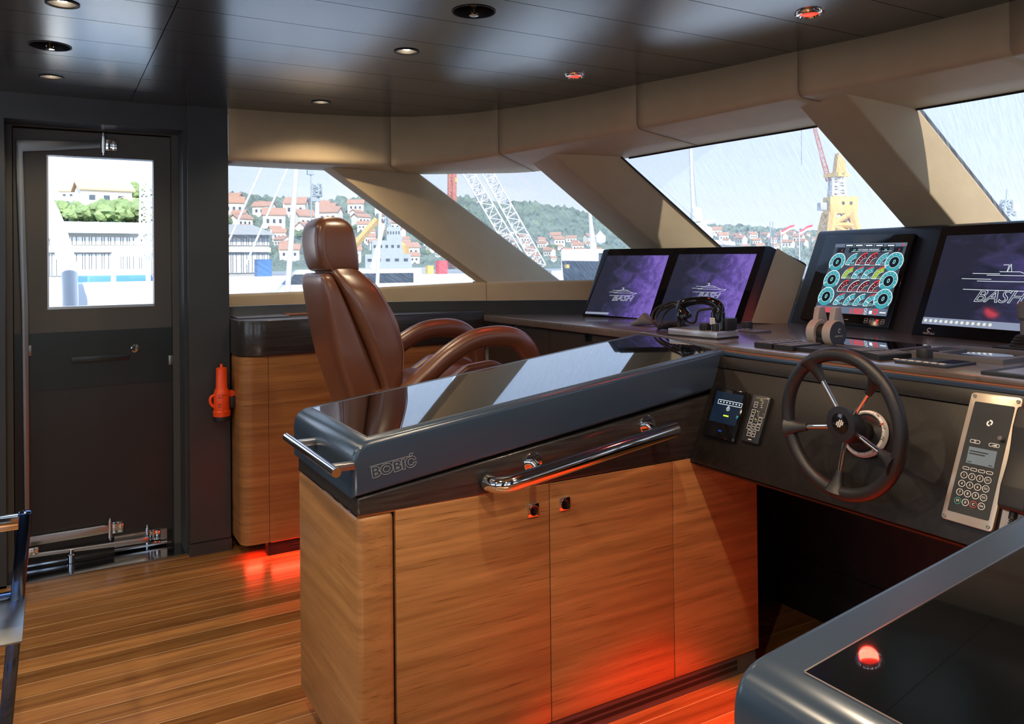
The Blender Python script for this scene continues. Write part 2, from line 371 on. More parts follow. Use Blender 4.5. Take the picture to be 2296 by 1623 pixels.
def text(name, body, size, fr, m, parent, shear=0, ext=0, outline=0, bold=0, align='CENTER', xs=1.0, c=.0006):
    cu = bpy.data.curves.new(name, 'FONT'); cu.body = body; cu.size = size; cu.shear = shear; cu.extrude = ext; cu.offset = bold
    cu.align_x = align; cu.align_y = 'CENTER'; cu.resolution_u = 3
    if outline: cu.fill_mode = 'NONE'; cu.bevel_depth = outline; cu.bevel_resolution = 0
    o = bpy.data.objects.new(name, cu); col.objects.link(o)
    dg = bpy.context.evaluated_depsgraph_get(); me = bpy.data.meshes.new_from_object(o.evaluated_get(dg))
    bpy.data.objects.remove(o); bpy.data.curves.remove(cu)
    for v in me.vertices: v.co = fr(v.co.x*xs, v.co.y, v.co.z+c+ext)
    if parent: me.transform(Matrix.Translation(-worldloc(parent)))
    me.name = name; me.materials.clear(); me.materials.append(M[m]); t = bpy.data.objects.new(name, me); col.objects.link(t); t.parent = parent
    return t
def spline(pts, n=8):                      # Catmull-Rom through the points
    P = [V(p) for p in pts]; P = [P[0]*2-P[1]]+P+[P[-1]*2-P[-2]]; out = []
    for i in range(1, len(P)-2):
        for k in range(n):
            t = k/n; a, b, c, d = P[i-1:i+3]
            out.append(.5*((2*b)+(c-a)*t+(2*a-5*b+4*c-d)*t*t+(3*b-a-3*c+d)*t**3))
    out.append(P[-2]); return out
def rpoly(pts, n=5):                       # closed 2D outline: (x, y, radius) corners rounded
    out = []; k = len(pts)
    for i in range(k):
        p = V(pts[i][:2]); r = pts[i][2] if len(pts[i]) > 2 else 0
        if r <= 0: out.append((p.x, p.y)); continue
        a = (V(pts[i-1][:2])-p); b = (V(pts[(i+1) % k][:2])-p)
        la, lb = a.length, b.length; a.normalize(); b.normalize()
        ang = math.acos(max(-1, min(1, a.dot(b)))); t = min(r/math.tan(ang/2), la*.49, lb*.49)
        A = p+a*t; B = p+b*t
        for j in range(n+1):
            s = j/n; q = A*(1-s)**2 + p*2*s*(1-s) + B*s*s; out.append((q.x, q.y))
    return out
def mir(p): return V((p[0], 2.6-p[1], *p[2:]))   # the wheelhouse is symmetric about y = 1.3

# ---------------------------------------------------------------- the wheelhouse: floor, ceiling, walls
FX0, FX1, FY0, FY1 = -3.2, 2.75, -1.58, 4.18
CZ = 2.206
mb = MB(); mb.bx(FX0, FX1+.9, FY0, 4.18, -.06, 0); mb.bx(.565, FX1, 4.18, 4.45, -.06, 0)
o = mb.build('floor', 'floor', smooth=False); tag(o, 'varnished teak plank floor of the wheelhouse', 'floor', kind='structure')

lamps = [(.032, 2.708), (.003, 3.773), (1.141, 2.725), (1.132, 3.774)]
hidden_lamps = [(1.14, 1.40), (.02, 1.655), (.02, .585), (1.14, .585), (-1.1, 2.7), (-1.1, 1.655), (-1.1, .585)]
redlamps = [(2.091, 1.698), (1.907, 2.741)]
holes = [(x, y, .040) for x, y in lamps+hidden_lamps] + [(-.001, 3.249, .066), (1.146, 2.195, .066)]
def cut(o, cyl):
    """drill round holes through a solid mesh"""
    mb = MB()
    for x, y, r in cyl: mb.lathe([(0, CZ-.1), (r, CZ-.1), (r, CZ+.1), (0, CZ+.1)], Fr((x, y, 0), (1, 0, 0), (0, 1, 0)), 32)
    me = mb.mesh('drill', False); d = bpy.data.objects.new('drill', me); col.objects.link(d)
    md = o.modifiers.new('drill', 'BOOLEAN'); md.operation = 'DIFFERENCE'; md.solver = 'EXACT'; md.object = d
    dg = bpy.context.evaluated_depsgraph_get(); dg.update()
    new = bpy.data.meshes.new_from_object(o.evaluated_get(dg)); o.modifiers.clear(); o.data = new
    bpy.data.objects.remove(d); bpy.data.meshes.remove(me)
mb = MB(); ys = [2.585+.265*k for k in range(-16, 8)]
for a, b in zip(ys, ys[1:]):
    a2, b2 = max(a, FY0), min(b, 4.24)
    if b2-a2 < .02: continue
    for x0, x1 in ((FX0, -1.67), (-1.67, .328), (.328, 2.62)):
        g = .0016
        mb.bx(x0+g, x1-g, a2+g, b2-g, CZ, CZ+.016)
o = mb.build('ceiling', 'ceil', smooth=False); cut(o, holes)
tag(o, 'satin graphite plank ceiling with recessed lamps', 'ceiling', kind='structure')
mb = MB(); out_ = [(FX0-.1, 4.30), (.78, 4.30), (1.2, 4.11), (1.58, 4.0), (1.83, 3.82), (2.0, 3.56), (2.175, 3.145), (2.27, 2.77), (2.38, 2.39), (2.455, 2.04), (2.53, 1.70), (2.57, 1.3)]
poly = [V((x, y, CZ+.062)) for x, y in out_]+[V((x, 2.6-y, CZ+.062)) for x, y in out_[-2::-1]]
mb.prism(poly, (0, 0, .02)); o = mb.build('roof', 'whiteplastic', smooth=False); tag(o, 'roof slab over the wheelhouse', 'roof', kind='structure')
mb = MB(); A_ = [mb.bm.verts.new((p.x, p.y, CZ+.066)) for p in poly]; B_ = [mb.bm.verts.new((p.x, p.y, CZ-.004)) for p in poly]
for k in range(len(poly)): mb.bm.faces.new((A_[k], A_[(k+1) % len(poly)], B_[(k+1) % len(poly)], B_[k]))
o = mb.build('roof_edge', 'whiteplastic', smooth=False); tag(o, 'edge of the roof slab above the valance', 'roof', kind='structure')

# valance and soffit panels round the windows: (valance point) -> (head of the glass)
VP = [(.7665, 4.136), (1.158, 4.096), (1.571, 3.986), (1.814, 3.805), (1.989, 3.55), (2.16, 3.139), (2.257, 2.766), (2.368, 2.386), (2.44, 2.037), (2.517, 1.701), (2.555, 1.334)]
GP = [(.73, 4.27, 1.935), (1.25, 4.27, 1.935), (1.75, 4.27, 1.937), (2.10, 4.06, 1.935), (2.36, 3.80, 1.932), (2.53, 3.25, 1.945), (2.66, 2.80, 1.965), (2.79, 2.35, 1.982), (2.85, 1.98, 1.99), (2.90, 1.68, 1.995), (2.93, 1.3, 1.998)]
VZ = [1.945, 1.945, 1.944, 1.955, 1.975, 1.996, 2.008, 2.025, 2.035, 2.04, 2.042]
vs = spline([V((x, y, z)) for (x, y), z in zip(VP, VZ)], 8); gs = spline([V(p) for p in GP], 8)
def panel_strip(vs, gs, name, label, i0, i1, mirror=False):
    rows = []
    for i in range(i0, i1+1):
        a, b, g = vs[max(i-1, 0)], vs[min(i+1, len(vs)-1)], gs[i]
        t = (b-a); t.z = 0; t.normalize(); n = V((-t.y, t.x, 0))
        if n.dot(V((g.x-vs[i].x, g.y-vs[i].y, 0))) < 0: n = -n
        p = vs[i].copy()
        r = .035; row = [V((p.x, p.y, CZ+.004))]
        for k in range(7):
            w = math.pi/2*k/6; row.append(V((p.x, p.y, p.z)) + n*(r-r*math.cos(w)) + V((0, 0, r-r*math.sin(w))))
        for k in (.3, .6, 1.0):
            q = V((p.x, p.y, p.z))+n*r; row.append(q+(g-q)*k)
        rows.append([mir(q) for q in row] if mirror else row)
    if mirror and i1 == 80: rows.append([mir(q) for q in rows[-1]])
    mb = MB(); G = [[mb.bm.verts.new(p) for p in r] for r in rows]
    for A, B in zip(G, G[1:]):
        for j in range(len(A)-1): mb.bm.faces.new((A[j], B[j], B[j+1], A[j+1]))
    o = mb.build(name, 'tan')
    if i0:
        w0 = worldloc(o); mb = MB(); mb.tube([q for q in rows[0]], .0017, 6, cap=False); sm = mb.build('seam', 'tanseam', o)
    md = o.modifiers.new('thick', 'SOLIDIFY'); md.thickness = .003; md.offset = 1 if not mirror else 1
    tag(o, label, 'window trim', kind='structure'); return o
seams = [0, 16, 32, 48, 64, 80]
nm = ['tan leather valance panel above the port window beside the dark pillar', 'tan valance panel bending round the corner, over the thick first post', 'tan valance panel over the second window', 'tan valance panel over the left part of the front window', 'tan valance panel over the post between the yellow crane and the right window']
tn = 1
for (a, b), l in zip(zip(seams, seams[1:]), nm):
    panel_strip(vs, gs, 'trim_%d' % tn, l, a, b); tn += 1
for (a, b), l in zip(zip(seams, seams[1:]), nm):
    panel_strip(vs, gs, 'trim_%d' % tn, 'tan valance panel on the starboard side out of the picture', a, b, True); tn += 1

# raked window posts
def post(name, label, A, B, gr, gl, D, mirror=False):
    D = V(D); ps = [V(A), V(B), V(gr), V(gl)]
    top = [p-D*.03 for p in ps]
    if mirror: top = [mir(p) for p in top]; D = V((D.x, -D.y, D.z))
    mb = MB(); b = bmesh.new(); a = [b.verts.new(p) for p in top]; c = [b.verts.new(p+D*1.06) for p in top]
    b.faces.new(a); b.faces.new(c[::-1])
    for i in range(4): b.faces.new((a[i], c[i], c[(i+1) % 4], a[(i+1) % 4]))
    bmesh.ops.recalc_face_normals(b, faces=b.faces[:])
    es = [e for e in b.edges if abs((e.verts[0].co-e.verts[1].co).length-(D*1.06).length) < 1e-4]
    bmesh.ops.bevel(b, geom=es, offset=.008, segments=3, profile=.5, affect='EDGES'); mb.merge(b)
    o = mb.build(name, 'tan'); tag(o, label, 'window post', kind='structure')
posts = [('wide raked tan post between the port window and the lattice crane window', (1.31, 4.17, 1.935), (1.83, 4.22, 1.94), (1.87, 4.275, 1.94), (1.28, 4.25, 1.935), (.83, -.19, -.624)),
         ('raked tan post above the left pair of screens', (2.21, 3.646, 1.98), (2.21, 3.398, 1.98), (2.505, 3.197, 1.95), (2.45, 3.46, 1.945), (.825, -.125, -.64)),
         ('raked tan post above the gauge screen, rightmost in the picture', (2.55, 2.13, 2.025), (2.56, 1.91, 2.025), (2.89, 1.84, 1.995), (2.87, 2.05, 1.993), (.83, -.05, -.64))]
for l, *a in posts: post('trim_%d' % tn, l, *a); tn += 1
for l, *a in posts: post('trim_%d' % tn, 'raked tan post on the starboard side out of the picture', *a, mirror=True); tn += 1

# panes
def pane_strip(name, label, tops, D0, D1, mirror=False, m='pane'):
    mb = MB(); acc = 0; k = len(tops)-1
    rows = []
    for i, p in enumerate(tops):
        D = V(D0)*(1-i/k)+V(D1)*(i/k)
        if i: acc += (p-tops[i-1]).length
        q = p+D; a, b = (mir(p), mir(q)) if mirror else (p, q)
        rows.append((a, b, acc, D.length))
    for r, s in zip(rows, rows[1:]):
        mb.face([r[0], s[0], s[1], r[1]], [(r[2], 1), (s[2], 1), (s[2], 1-s[3]), (r[2], 1-r[3])])
    bmesh.ops.remove_doubles(mb.bm, verts=mb.bm.verts[:], dist=1e-5)
    o = mb.build(name, m); tag(o, label, 'window', kind='structure'); return o
W1 = [V((.76, 4.27, 1.94)), V((1.45, 4.27, 1.94))]
def seg(a, b): return [g.copy() for g in gs[a:b+1]]
wl = ['screened port window looking on masts and the hillside town', 'screened window with the white lattice crane outside', 'screened front window with the yellow crane outside', 'screened front window at the right edge of the picture']
mb = MB(); pts = [(.74, 4.275, 1.94), (1.5, 4.275, 1.94), (2.3, 4.34, 1.26), (.74, 4.36, 1.25)]
mb.face([V(p) for p in pts], [(0, 1), (.74, 1), (1.54, .3), (0, .3)]); o = mb.build('window_1', 'pane_side'); tag(o, wl[0], 'window', kind='structure')
mb = MB(); mb.face([mir(V(p)) for p in pts], [(0, 1), (.74, 1), (1.54, .3), (0, .3)]); o = mb.build('window_7', 'pane_side'); tag(o, 'starboard side window out of the picture', 'window', kind='structure')
pane_strip('window_2', wl[1], seg(14, 41), (.86, -.19, -.66), (.86, -.12, -.66)); pane_strip('window_3', wl[2], seg(41, 65), (.85, -.12, -.66), (.85, -.05, -.66))
pane_strip('window_4', wl[3], seg(66, 80)+[mir(p) for p in seg(66, 79)[::-1]], (.85, -.05, -.66), (.85, .05, -.66))
pane_strip('window_5', 'starboard front window out of the picture', seg(41, 65), (.85, -.12, -.66), (.85, -.05, -.66), True)
pane_strip('window_6', 'starboard corner window out of the picture', seg(14, 41), (.86, -.19, -.66), (.86, -.12, -.66), True)
# thin black gasket along the head of each front pane
for k, (a, b, lb) in enumerate(((41, 65, 'black gasket along the top of the yellow crane window'), (66, 80, 'black gasket along the top of the right window'))):
    mb = MB(); mb.tube([p+V((.0, 0, -.002)) for p in seg(a, b)], .004, 6); o = mb.build('trim_%d' % tn, 'black'); tn += 1; tag(o, lb, 'gasket', kind='structure')
for p, D, lb in ((V((2.505, 3.197, 1.95)), V((.825, -.125, -.64)), 'black gasket down the lit edge of the second post'), (V((2.89, 1.84, 1.995)), V((.83, -.05, -.64)), 'black gasket down the lit edge of the rightmost post')):
    mb = MB(); q = p+V((-.001, -.001, 0)); mb.tube([q, q+D*1.03], .0050, 6); o = mb.build('trim_%d' % tn, 'black'); tn += 1; tag(o, lb, 'gasket', kind='structure')

# window sill: leather faced, with the dark wall below it
SP = [(.77, 4.33, 1.27), (1.24, 4.33, 1.275), (1.75, 4.19, 1.295), (2.14, 3.98, 1.311), (2.68, 3.62, 1.318), (3.10, 3.05, 1.322), (3.27, 2.4, 1.325), (3.36, 1.8, 1.325), (3.38, 1.3, 1.325)]
SO = [(.77, 4.42), (1.24, 4.43), (1.85, 4.46), (2.75, 4.25), (3.35, 3.7), (3.6, 3.1), (3.72, 2.4), (3.8, 1.8), (3.85, 1.3)]
ss = spline([V(p) for p in SP], 8); so_ = spline([V((x, y, 0)) for x, y in SO], 8)
def sill(name, label, i0, i1, mirror=False):
    rows = []
    for i in range(i0, i1+1):
        p, g = ss[i].copy(), so_[i].copy(); t = (ss[min(i+1, len(ss)-1)]-ss[max(i-1, 0)]); t.z = 0; t.normalize()
        n = V((-t.y, t.x, 0)); n = n if n.dot(V((g.x-p.x, g.y-p.y, 0))) > 0 else -n
        r = .018; row = [V((p.x, p.y, 1.205))]
        for k in range(5):
            w = math.pi/2*k/4; row.append(V((p.x, p.y, p.z-r))+n*(r-r*math.cos(w))+V((0, 0, r*math.sin(w))))
        row.append(V((g.x, g.y, p.z-.01))); rows.append([mir(q) for q in row] if mirror else row)
    mb = MB(); G = [[mb.bm.verts.new(p) for p in r] for r in rows]
    for A, B in zip(G, G[1:]):
        for j in range(len(A)-1): mb.bm.faces.new((A[j], B[j], B[j+1], A[j+1]))
    o = mb.build(name, 'tan'); tag(o, label, 'window sill', kind='structure')
    if i0: mb = MB(); mb.tube(rows[0], .0017, 6, cap=False); mb.build('seam', 'tanseam', o)
sill('trim_%d' % tn, 'tan window sill behind the brown chair', 0, 24); tn += 1
sill('trim_%d' % tn, 'tan window sill running behind the screens', 24, 64); tn += 1
sill('trim_%d' % tn, 'tan window sill on the starboard side out of the picture', 0, 64, True); tn += 1
for mirror in (0, 1):
    mb = MB(); a = [V((p.x, p.y, 0)) for p in ss]; b = [V((p.x, p.y, 1.204)) for p in ss]
    if mirror: a = [mir(p) for p in a]; b = [mir(p) for p in b]
    A = [mb.bm.verts.new(p) for p in a]; B = [mb.bm.verts.new(p) for p in b]
    for i in range(len(A)-1): mb.bm.faces.new((A[i], A[i+1], B[i+1], B[i]))
    o = mb.build('wall_front' if not mirror else 'wall_front_starboard', 'wallblack'); md = o.modifiers.new('t', 'SOLIDIFY'); md.thickness = .03; md.offset = -1 if mirror else 1
    tag(o, 'dark wall below the tan sill' if not mirror else 'dark wall below the starboard sill', 'wall', kind='structure')

# port wall with the deep door opening
mb = MB()
mb.bx(FX0, -2.0, 4.18, 4.46, 0, CZ); mb.bx(-2.0, -.55, 4.18, 4.46, 0, .95); mb.bx(-2.0, -.55, 4.18, 4.46, 1.95, CZ); mb.bx(-.55, -.181, 4.18, 4.46, 0, CZ); mb.bx(-.181, .578, 4.18, 4.46, 2.088, CZ)
mb.bx(.578, .769, 4.152, 4.50, .062, CZ); mb.bx(.574, .772, 4.146, 4.50, 0, .058); mb.bx(.562, .578, 4.19, 4.46, 0, 2.088)
o = mb.build('wall_left', 'wallblack', smooth=False); tag(o, 'dark lacquered port wall round the deck door', 'wall', kind='structure')
DY = 4.42
def dd(px, py, y=DY): return on(px, py, y=y)
door = thing('door_1', 'dark deck door with a bright window and steel hinge arms', 'door', (.19, DY, 0), kind='structure')
L = -.155; Rr = .530; T = dd(383, 312).z+.004; Bz = .075
wx0, wx1 = dd(105, 500).x, dd(344, 500).x; wz1, wz0 = dd(225, 354).z, dd(225, 690).z
mb = MB(); fy0, fy1 = DY-.02, DY+.05
mb.bx(L, wx0, fy0, fy1, 1.06, T); mb.bx(wx1, Rr, fy0, fy1, 1.06, T); mb.bx(wx0, wx1, fy0, fy1, wz1, T); mb.bx(wx0, wx1, fy0, fy1, 1.06, wz0)
mb.build('leaf', 'doorframe', door, smooth=False)
zb0, zb1 = dd(225, 863).z, dd(225, 740).z
mb = MB(); mb.bx(L, Rr, fy0-.004, fy1, zb0, zb1); mb.build('lock_panel', 'doorgreen', door, smooth=False)
mb = MB(); mb.bx(L-.02, Rr+.02, fy0+.025, fy1, -.03, .10); mb.bx(L-.03, Rr+.03, fy1+.002, fy1+.03, T-.03, T+.08); mb.bx(L-.04, L+.02, fy1+.002, fy1+.03, 0, T+.08); mb.bx(Rr-.02, Rr+.04, fy1+.002, fy1+.03, 0, T+.08); mb.build('light_blocker', 'black', door, smooth=False)  # black pieces added behind the leaf to block light leaking round it
mb = MB(); mb.bx(L, Rr, fy0, fy1, Bz, zb0); mb.build('lower_panel', 'doorlow', door, smooth=False)
mb = MB(); mb.bx(wx0, wx1, DY+.02, DY+.026, wz0, wz1); mb.build('pane', 'clearpane', door, smooth=False)
mb = MB(); mb.bx(wx0, wx1, fy0+.01, fy1, wz0-.004, wz0+.012); mb.bx(wx0-.004, wx0+.008, fy0+.012, fy1, wz0, wz1); mb.build('window_rim', 'steel', door, smooth=False)
p = dd(226, 803, fy0); mb = MB(); mb.box((p.x, fy0-.007, p.z), (.255, .008, .030), r=.003); h = mb.build('handle', 'doorgreen', door)
mb = MB(); mb.lathe([(0, 0), (.006, 0), (.006, .006), (0, .006)], Fr((p.x, fy0-.011, p.z), (1, 0, 0), (0, 0, 1)), 16); mb.build('handle_screw', 'chrome', h)
p = dd(303, 781, fy0); mb = MB(); mb.lathe([(0, 0), (.020, 0), (.020, .004), (.016, .007), (.015, .012), (0, .013)], Fr((p.x, fy0-.003, p.z), (1, 0, 0), (0, 0, 1)), 24); mb.build('lock_button', 'chrome', door)
mb = MB()
for q in ((66, 785), (381, 806)):
    p = dd(*q); mb.bx(p.x-.010, p.x+.010, fy0-.012, fy0, p.z-.025, p.z+.025, r=.003)
mb.build('latch', 'steeldark', door)
# steel hinge arms
ay = DY-.045
def armpoly(pts, y, th=.016): return [V((dd(px, py, y).x, y, dd(px, py, y).z)) for px, py in pts], V((0, th, 0))
mb = MB(); q, ex = armpoly([(34, 312), (226, 318), (226, 332), (52, 340), (52, 352), (64, 700), (67, 1200), (56, 1240), (48, 700)], ay)
mb.prism(q, ex, r=.003, seg=2); mb.build('upper_hinge_arm', 'steeldark', door)
def bracket(px, py, w, h, name):
    p = dd(px, py, ay); mb = MB()
    mb.box((p.x+.028, DY-.026, p.z), (.05*w, .012, .05*h), r=.003)
    mb.lathe([(0, -.038*h), (.011, -.038*h), (.011, .038*h), (0, .038*h)], Fr((p.x, ay+.006, p.z), (1, 0, 0), (0, 1, 0)), 16)
    mb.lathe([(0, -.05*h), (.006, -.05*h), (.006, .05*h), (0, .05*h)], Fr((p.x, ay+.006, p.z), (1, 0, 0), (0, 1, 0)), 12)
    mb.box((p.x+.05, DY-.03, p.z-.002), (.02, .006, .045*h), r=.002)
    mb.build(name, 'chrome', door)
bracket(232, 323, 1.25, 1.1, 'hinge_bracket'); bracket(247, 1187, 1.3, 1.1, 'hinge_bracket')
mb = MB(); q, ex = armpoly([(62, 1205), (232, 1178), (252, 1179), (252, 1193), (228, 1198), (62, 1226)], ay); mb.prism(q, ex, r=.003, seg=2); mb.build('lower_hinge_arm', 'steel', door)
mb = MB(); q, ex = armpoly([(62, 1243), (160, 1230), (312, 1208), (334, 1203), (334, 1217), (316, 1219), (160, 1238), (62, 1252)], ay-.03); mb.prism(q, ex, r=.003, seg=2); mb.build('linkage_arm', 'steel', door)
bracket(331, 1206, 1.4, 1.3, 'hinge_bracket')
p = dd(160, 1237, ay-.03); mb = MB(); mb.lathe([(0, 0), (.018, 0), (.018, .035), (.01, .04), (.01, .06), (0, .06)], Fr((p.x, ay-.03, 0.012), (1, 0, 0), (0, 1, 0)), 20); mb.build('pivot', 'chrome', door)
mb = MB(); p = dd(74, 1236, ay-.05); mb.box((p.x, ay-.05, p.z), (.045, .02, .03), r=.004); mb.bx(p.x-.03, .52, ay-.02, ay, .02, .028); mb.build('stay_bracket', 'chrome', door)
mb = MB(); mb.bx(-.06+.32, .50, DY-.03, DY-.012, .03, .085); mb.build('kick_strip', 'steel', door, smooth=False)
# frame round the leaf and the steel threshold
mb = MB(); mb.bx(.532, .575, 4.36, 4.46, 0, T+.055); mb.bx(-.181, L-.003, 4.36, 4.46, 0, T+.055); mb.bx(L-.003, .532, 4.36, 4.46, T+.006, T+.055)
o = mb.build('trim_%d' % tn, 'doorframe', smooth=False); tn += 1; tag(o, 'dark bronze frame round the deck door', 'door frame', kind='structure')
mb = MB(); mb.bx(-.30, .572, 4.18, 4.42, -.03, .010); o = mb.build('trim_%d' % tn, 'sillsteel', smooth=False); tn += 1; tag(o, 'polished steel threshold below the deck door', 'threshold', kind='structure')

# aft and starboard walls, out of the picture, with their windows
mb = MB(); x0, x1 = FX0-.1, FX0
mb.bx(x0, x1, FY0-.1, 4.46, 0, .95); mb.bx(x0, x1, FY0-.1, 4.46, 1.95, CZ); mb.bx(x0, x1, FY0-.1, -1.0, .95, 1.95); mb.bx(x0, x1, .9, 1.3, .95, 1.95); mb.bx(x0, x1, 3.3, 4.46, .95, 1.95)
o = mb.build('wall_back', 'wallblack', smooth=False); tag(o, 'dark aft wall behind the viewer', 'wall', kind='structure')
mb = MB(); y0, y1 = FY0-.1, FY0
mb.bx(FX0, .8, y0, y1, 0, .95); mb.bx(FX0, .8, y0, y1, 1.95, CZ); mb.bx(FX0, -2.4, y0, y1, .95, 1.95); mb.bx(.0, .8, y0, y1, .95, 1.95); mb.bx(-1.3, -1.0, y0, y1, .95, 1.95)
o = mb.build('wall_right', 'wallblack', smooth=False); tag(o, 'dark starboard wall out of the picture', 'wall', kind='structure')

# ---------------------------------------------------------------- ceiling lamps and sprinklers
def downlight(x, y, label, seen=True):
    t = thing('recessed_lamp', label, 'ceiling lamp', (x, y, CZ), 'white recessed ceiling lamps')
    f = Fr((x, y, CZ), (1, 0, 0), (0, 1, 0))
    mb = MB(); mb.lathe([(.040, .002), (.0465, -.0015), (.0465, -.003), (.040, -.004), (.036, 0), (.033, .02), (.030, .03)], f, 36); mb.build('bezel', 'black', t)
    mb = MB(); mb.lathe([(.0395, .0), (.034, .03), (.020, .045), (0, .046)], f, 32); mb.build('can', 'steeldark', t)
    mb = MB(); mb.lathe([(0, .006), (.013, .007), (.017, .014), (.015, .028), (0, .034)], f, 20); mb.build('bulb', 'warm', t)
    l = bpy.data.lights.new('lamp_light', 'SPOT'); l.energy = 13 if seen else 27; l.color = (1, .78, .52); l.spot_size = math.radians(140); l.spot_blend = .6; l.shadow_soft_size = .018
    lo = bpy.data.objects.new('lamp_light', l); col.objects.link(lo); lo.parent = t; lo.location = (0, 0, -.008)
    return t
dl = ['white recessed lamp cut by the top edge, left of the door', 'white recessed lamp in the ceiling nearest the deck door', 'white recessed lamp between the round sprinkler and the valance', 'white recessed lamp close to the tan valance above the port window']
for (x, y), l in zip(lamps, dl): downlight(x, y, l)
for x, y in hidden_lamps: downlight(x, y, 'white recessed ceiling lamp behind or above the viewer', False)
def redlight(x, y, label):
    t = thing('red_ceiling_lamp', label, 'ceiling lamp', (x, y, CZ), 'red night lamps in the ceiling')
    f = Fr((x, y, CZ), (1, 0, 0), (0, 1, 0))
    mb = MB(); mb.lathe([(.030, -.004), (.034, -.010), (.041, -.009), (.045, -.003), (.046, .0)], f, 40); mb.build('chrome_ring', 'chrome', t)
    mb = MB(); mb.lathe([(.031, -.003), (.022, -.0075), (.010, -.009), (0, -.0095)], f, 32); mb.build('red_lens', 'redlens', t)
    l = bpy.data.lights.new('lamp_light', 'SPOT'); l.energy = 9; l.color = (1, .05, .03); l.spot_size = math.radians(120); l.spot_blend = .7; l.shadow_soft_size = .03
    lo = bpy.data.objects.new('lamp_light', l); col.objects.link(lo); lo.parent = t; lo.location = (0, 0, -.013)
for (x, y), l in zip(redlamps+[(1.05, .63)], ['red ceiling lamp near the top right, above the steering wheel', 'smaller-looking red ceiling lamp left of the second valance seam', 'red ceiling lamp above the chart table in front of the viewer']): redlight(x, y, l)
def sprinkler(x, y, label):
    t = thing('sprinkler', label, 'sprinkler', (x, y, CZ), 'recessed ceiling sprinklers')
    f = Fr((x, y, CZ), (1, 0, 0), (0, 1, 0))
    mb = MB(); mb.lathe([(.066, .0), (.069, -.001), (.069, -.002), (.0645, -.002), (.0645, .045), (0, .046)], f, 40); mb.build('recess_cup', 'black', t)
    mb = MB(); mb.lathe([(0, .045), (.016, .045), (.016, .034), (.009, .03), (.009, .018), (0, .018)], f, 20); mb.build('nozzle', 'brass', t)
    mb = MB()
    for s in (-1, 1): mb.tube([f(s*.008, 0, .026), f(s*.012, 0, .012), f(s*.010, 0, -.004), f(0, 0, -.010)], .0022, 8)
    mb.build('yoke', 'chrome', t)
    mb = MB(); mb.lathe([(0, -.009), (.013, -.010), (.015, -.013), (0, -.014)], f, 20); mb.build('deflector', 'chrome', t)
    mb = MB(); mb.tube([f(0, 0, .02), f(0, 0, -.008)], .0035, 10); mb.build('glass_bulb', 'brass', t)
sprinkler(-.001, 3.249, 'round black sprinkler recess between the two lamps on the left')
sprinkler(1.146, 2.195, 'round black sprinkler recess at the top middle of the ceiling')

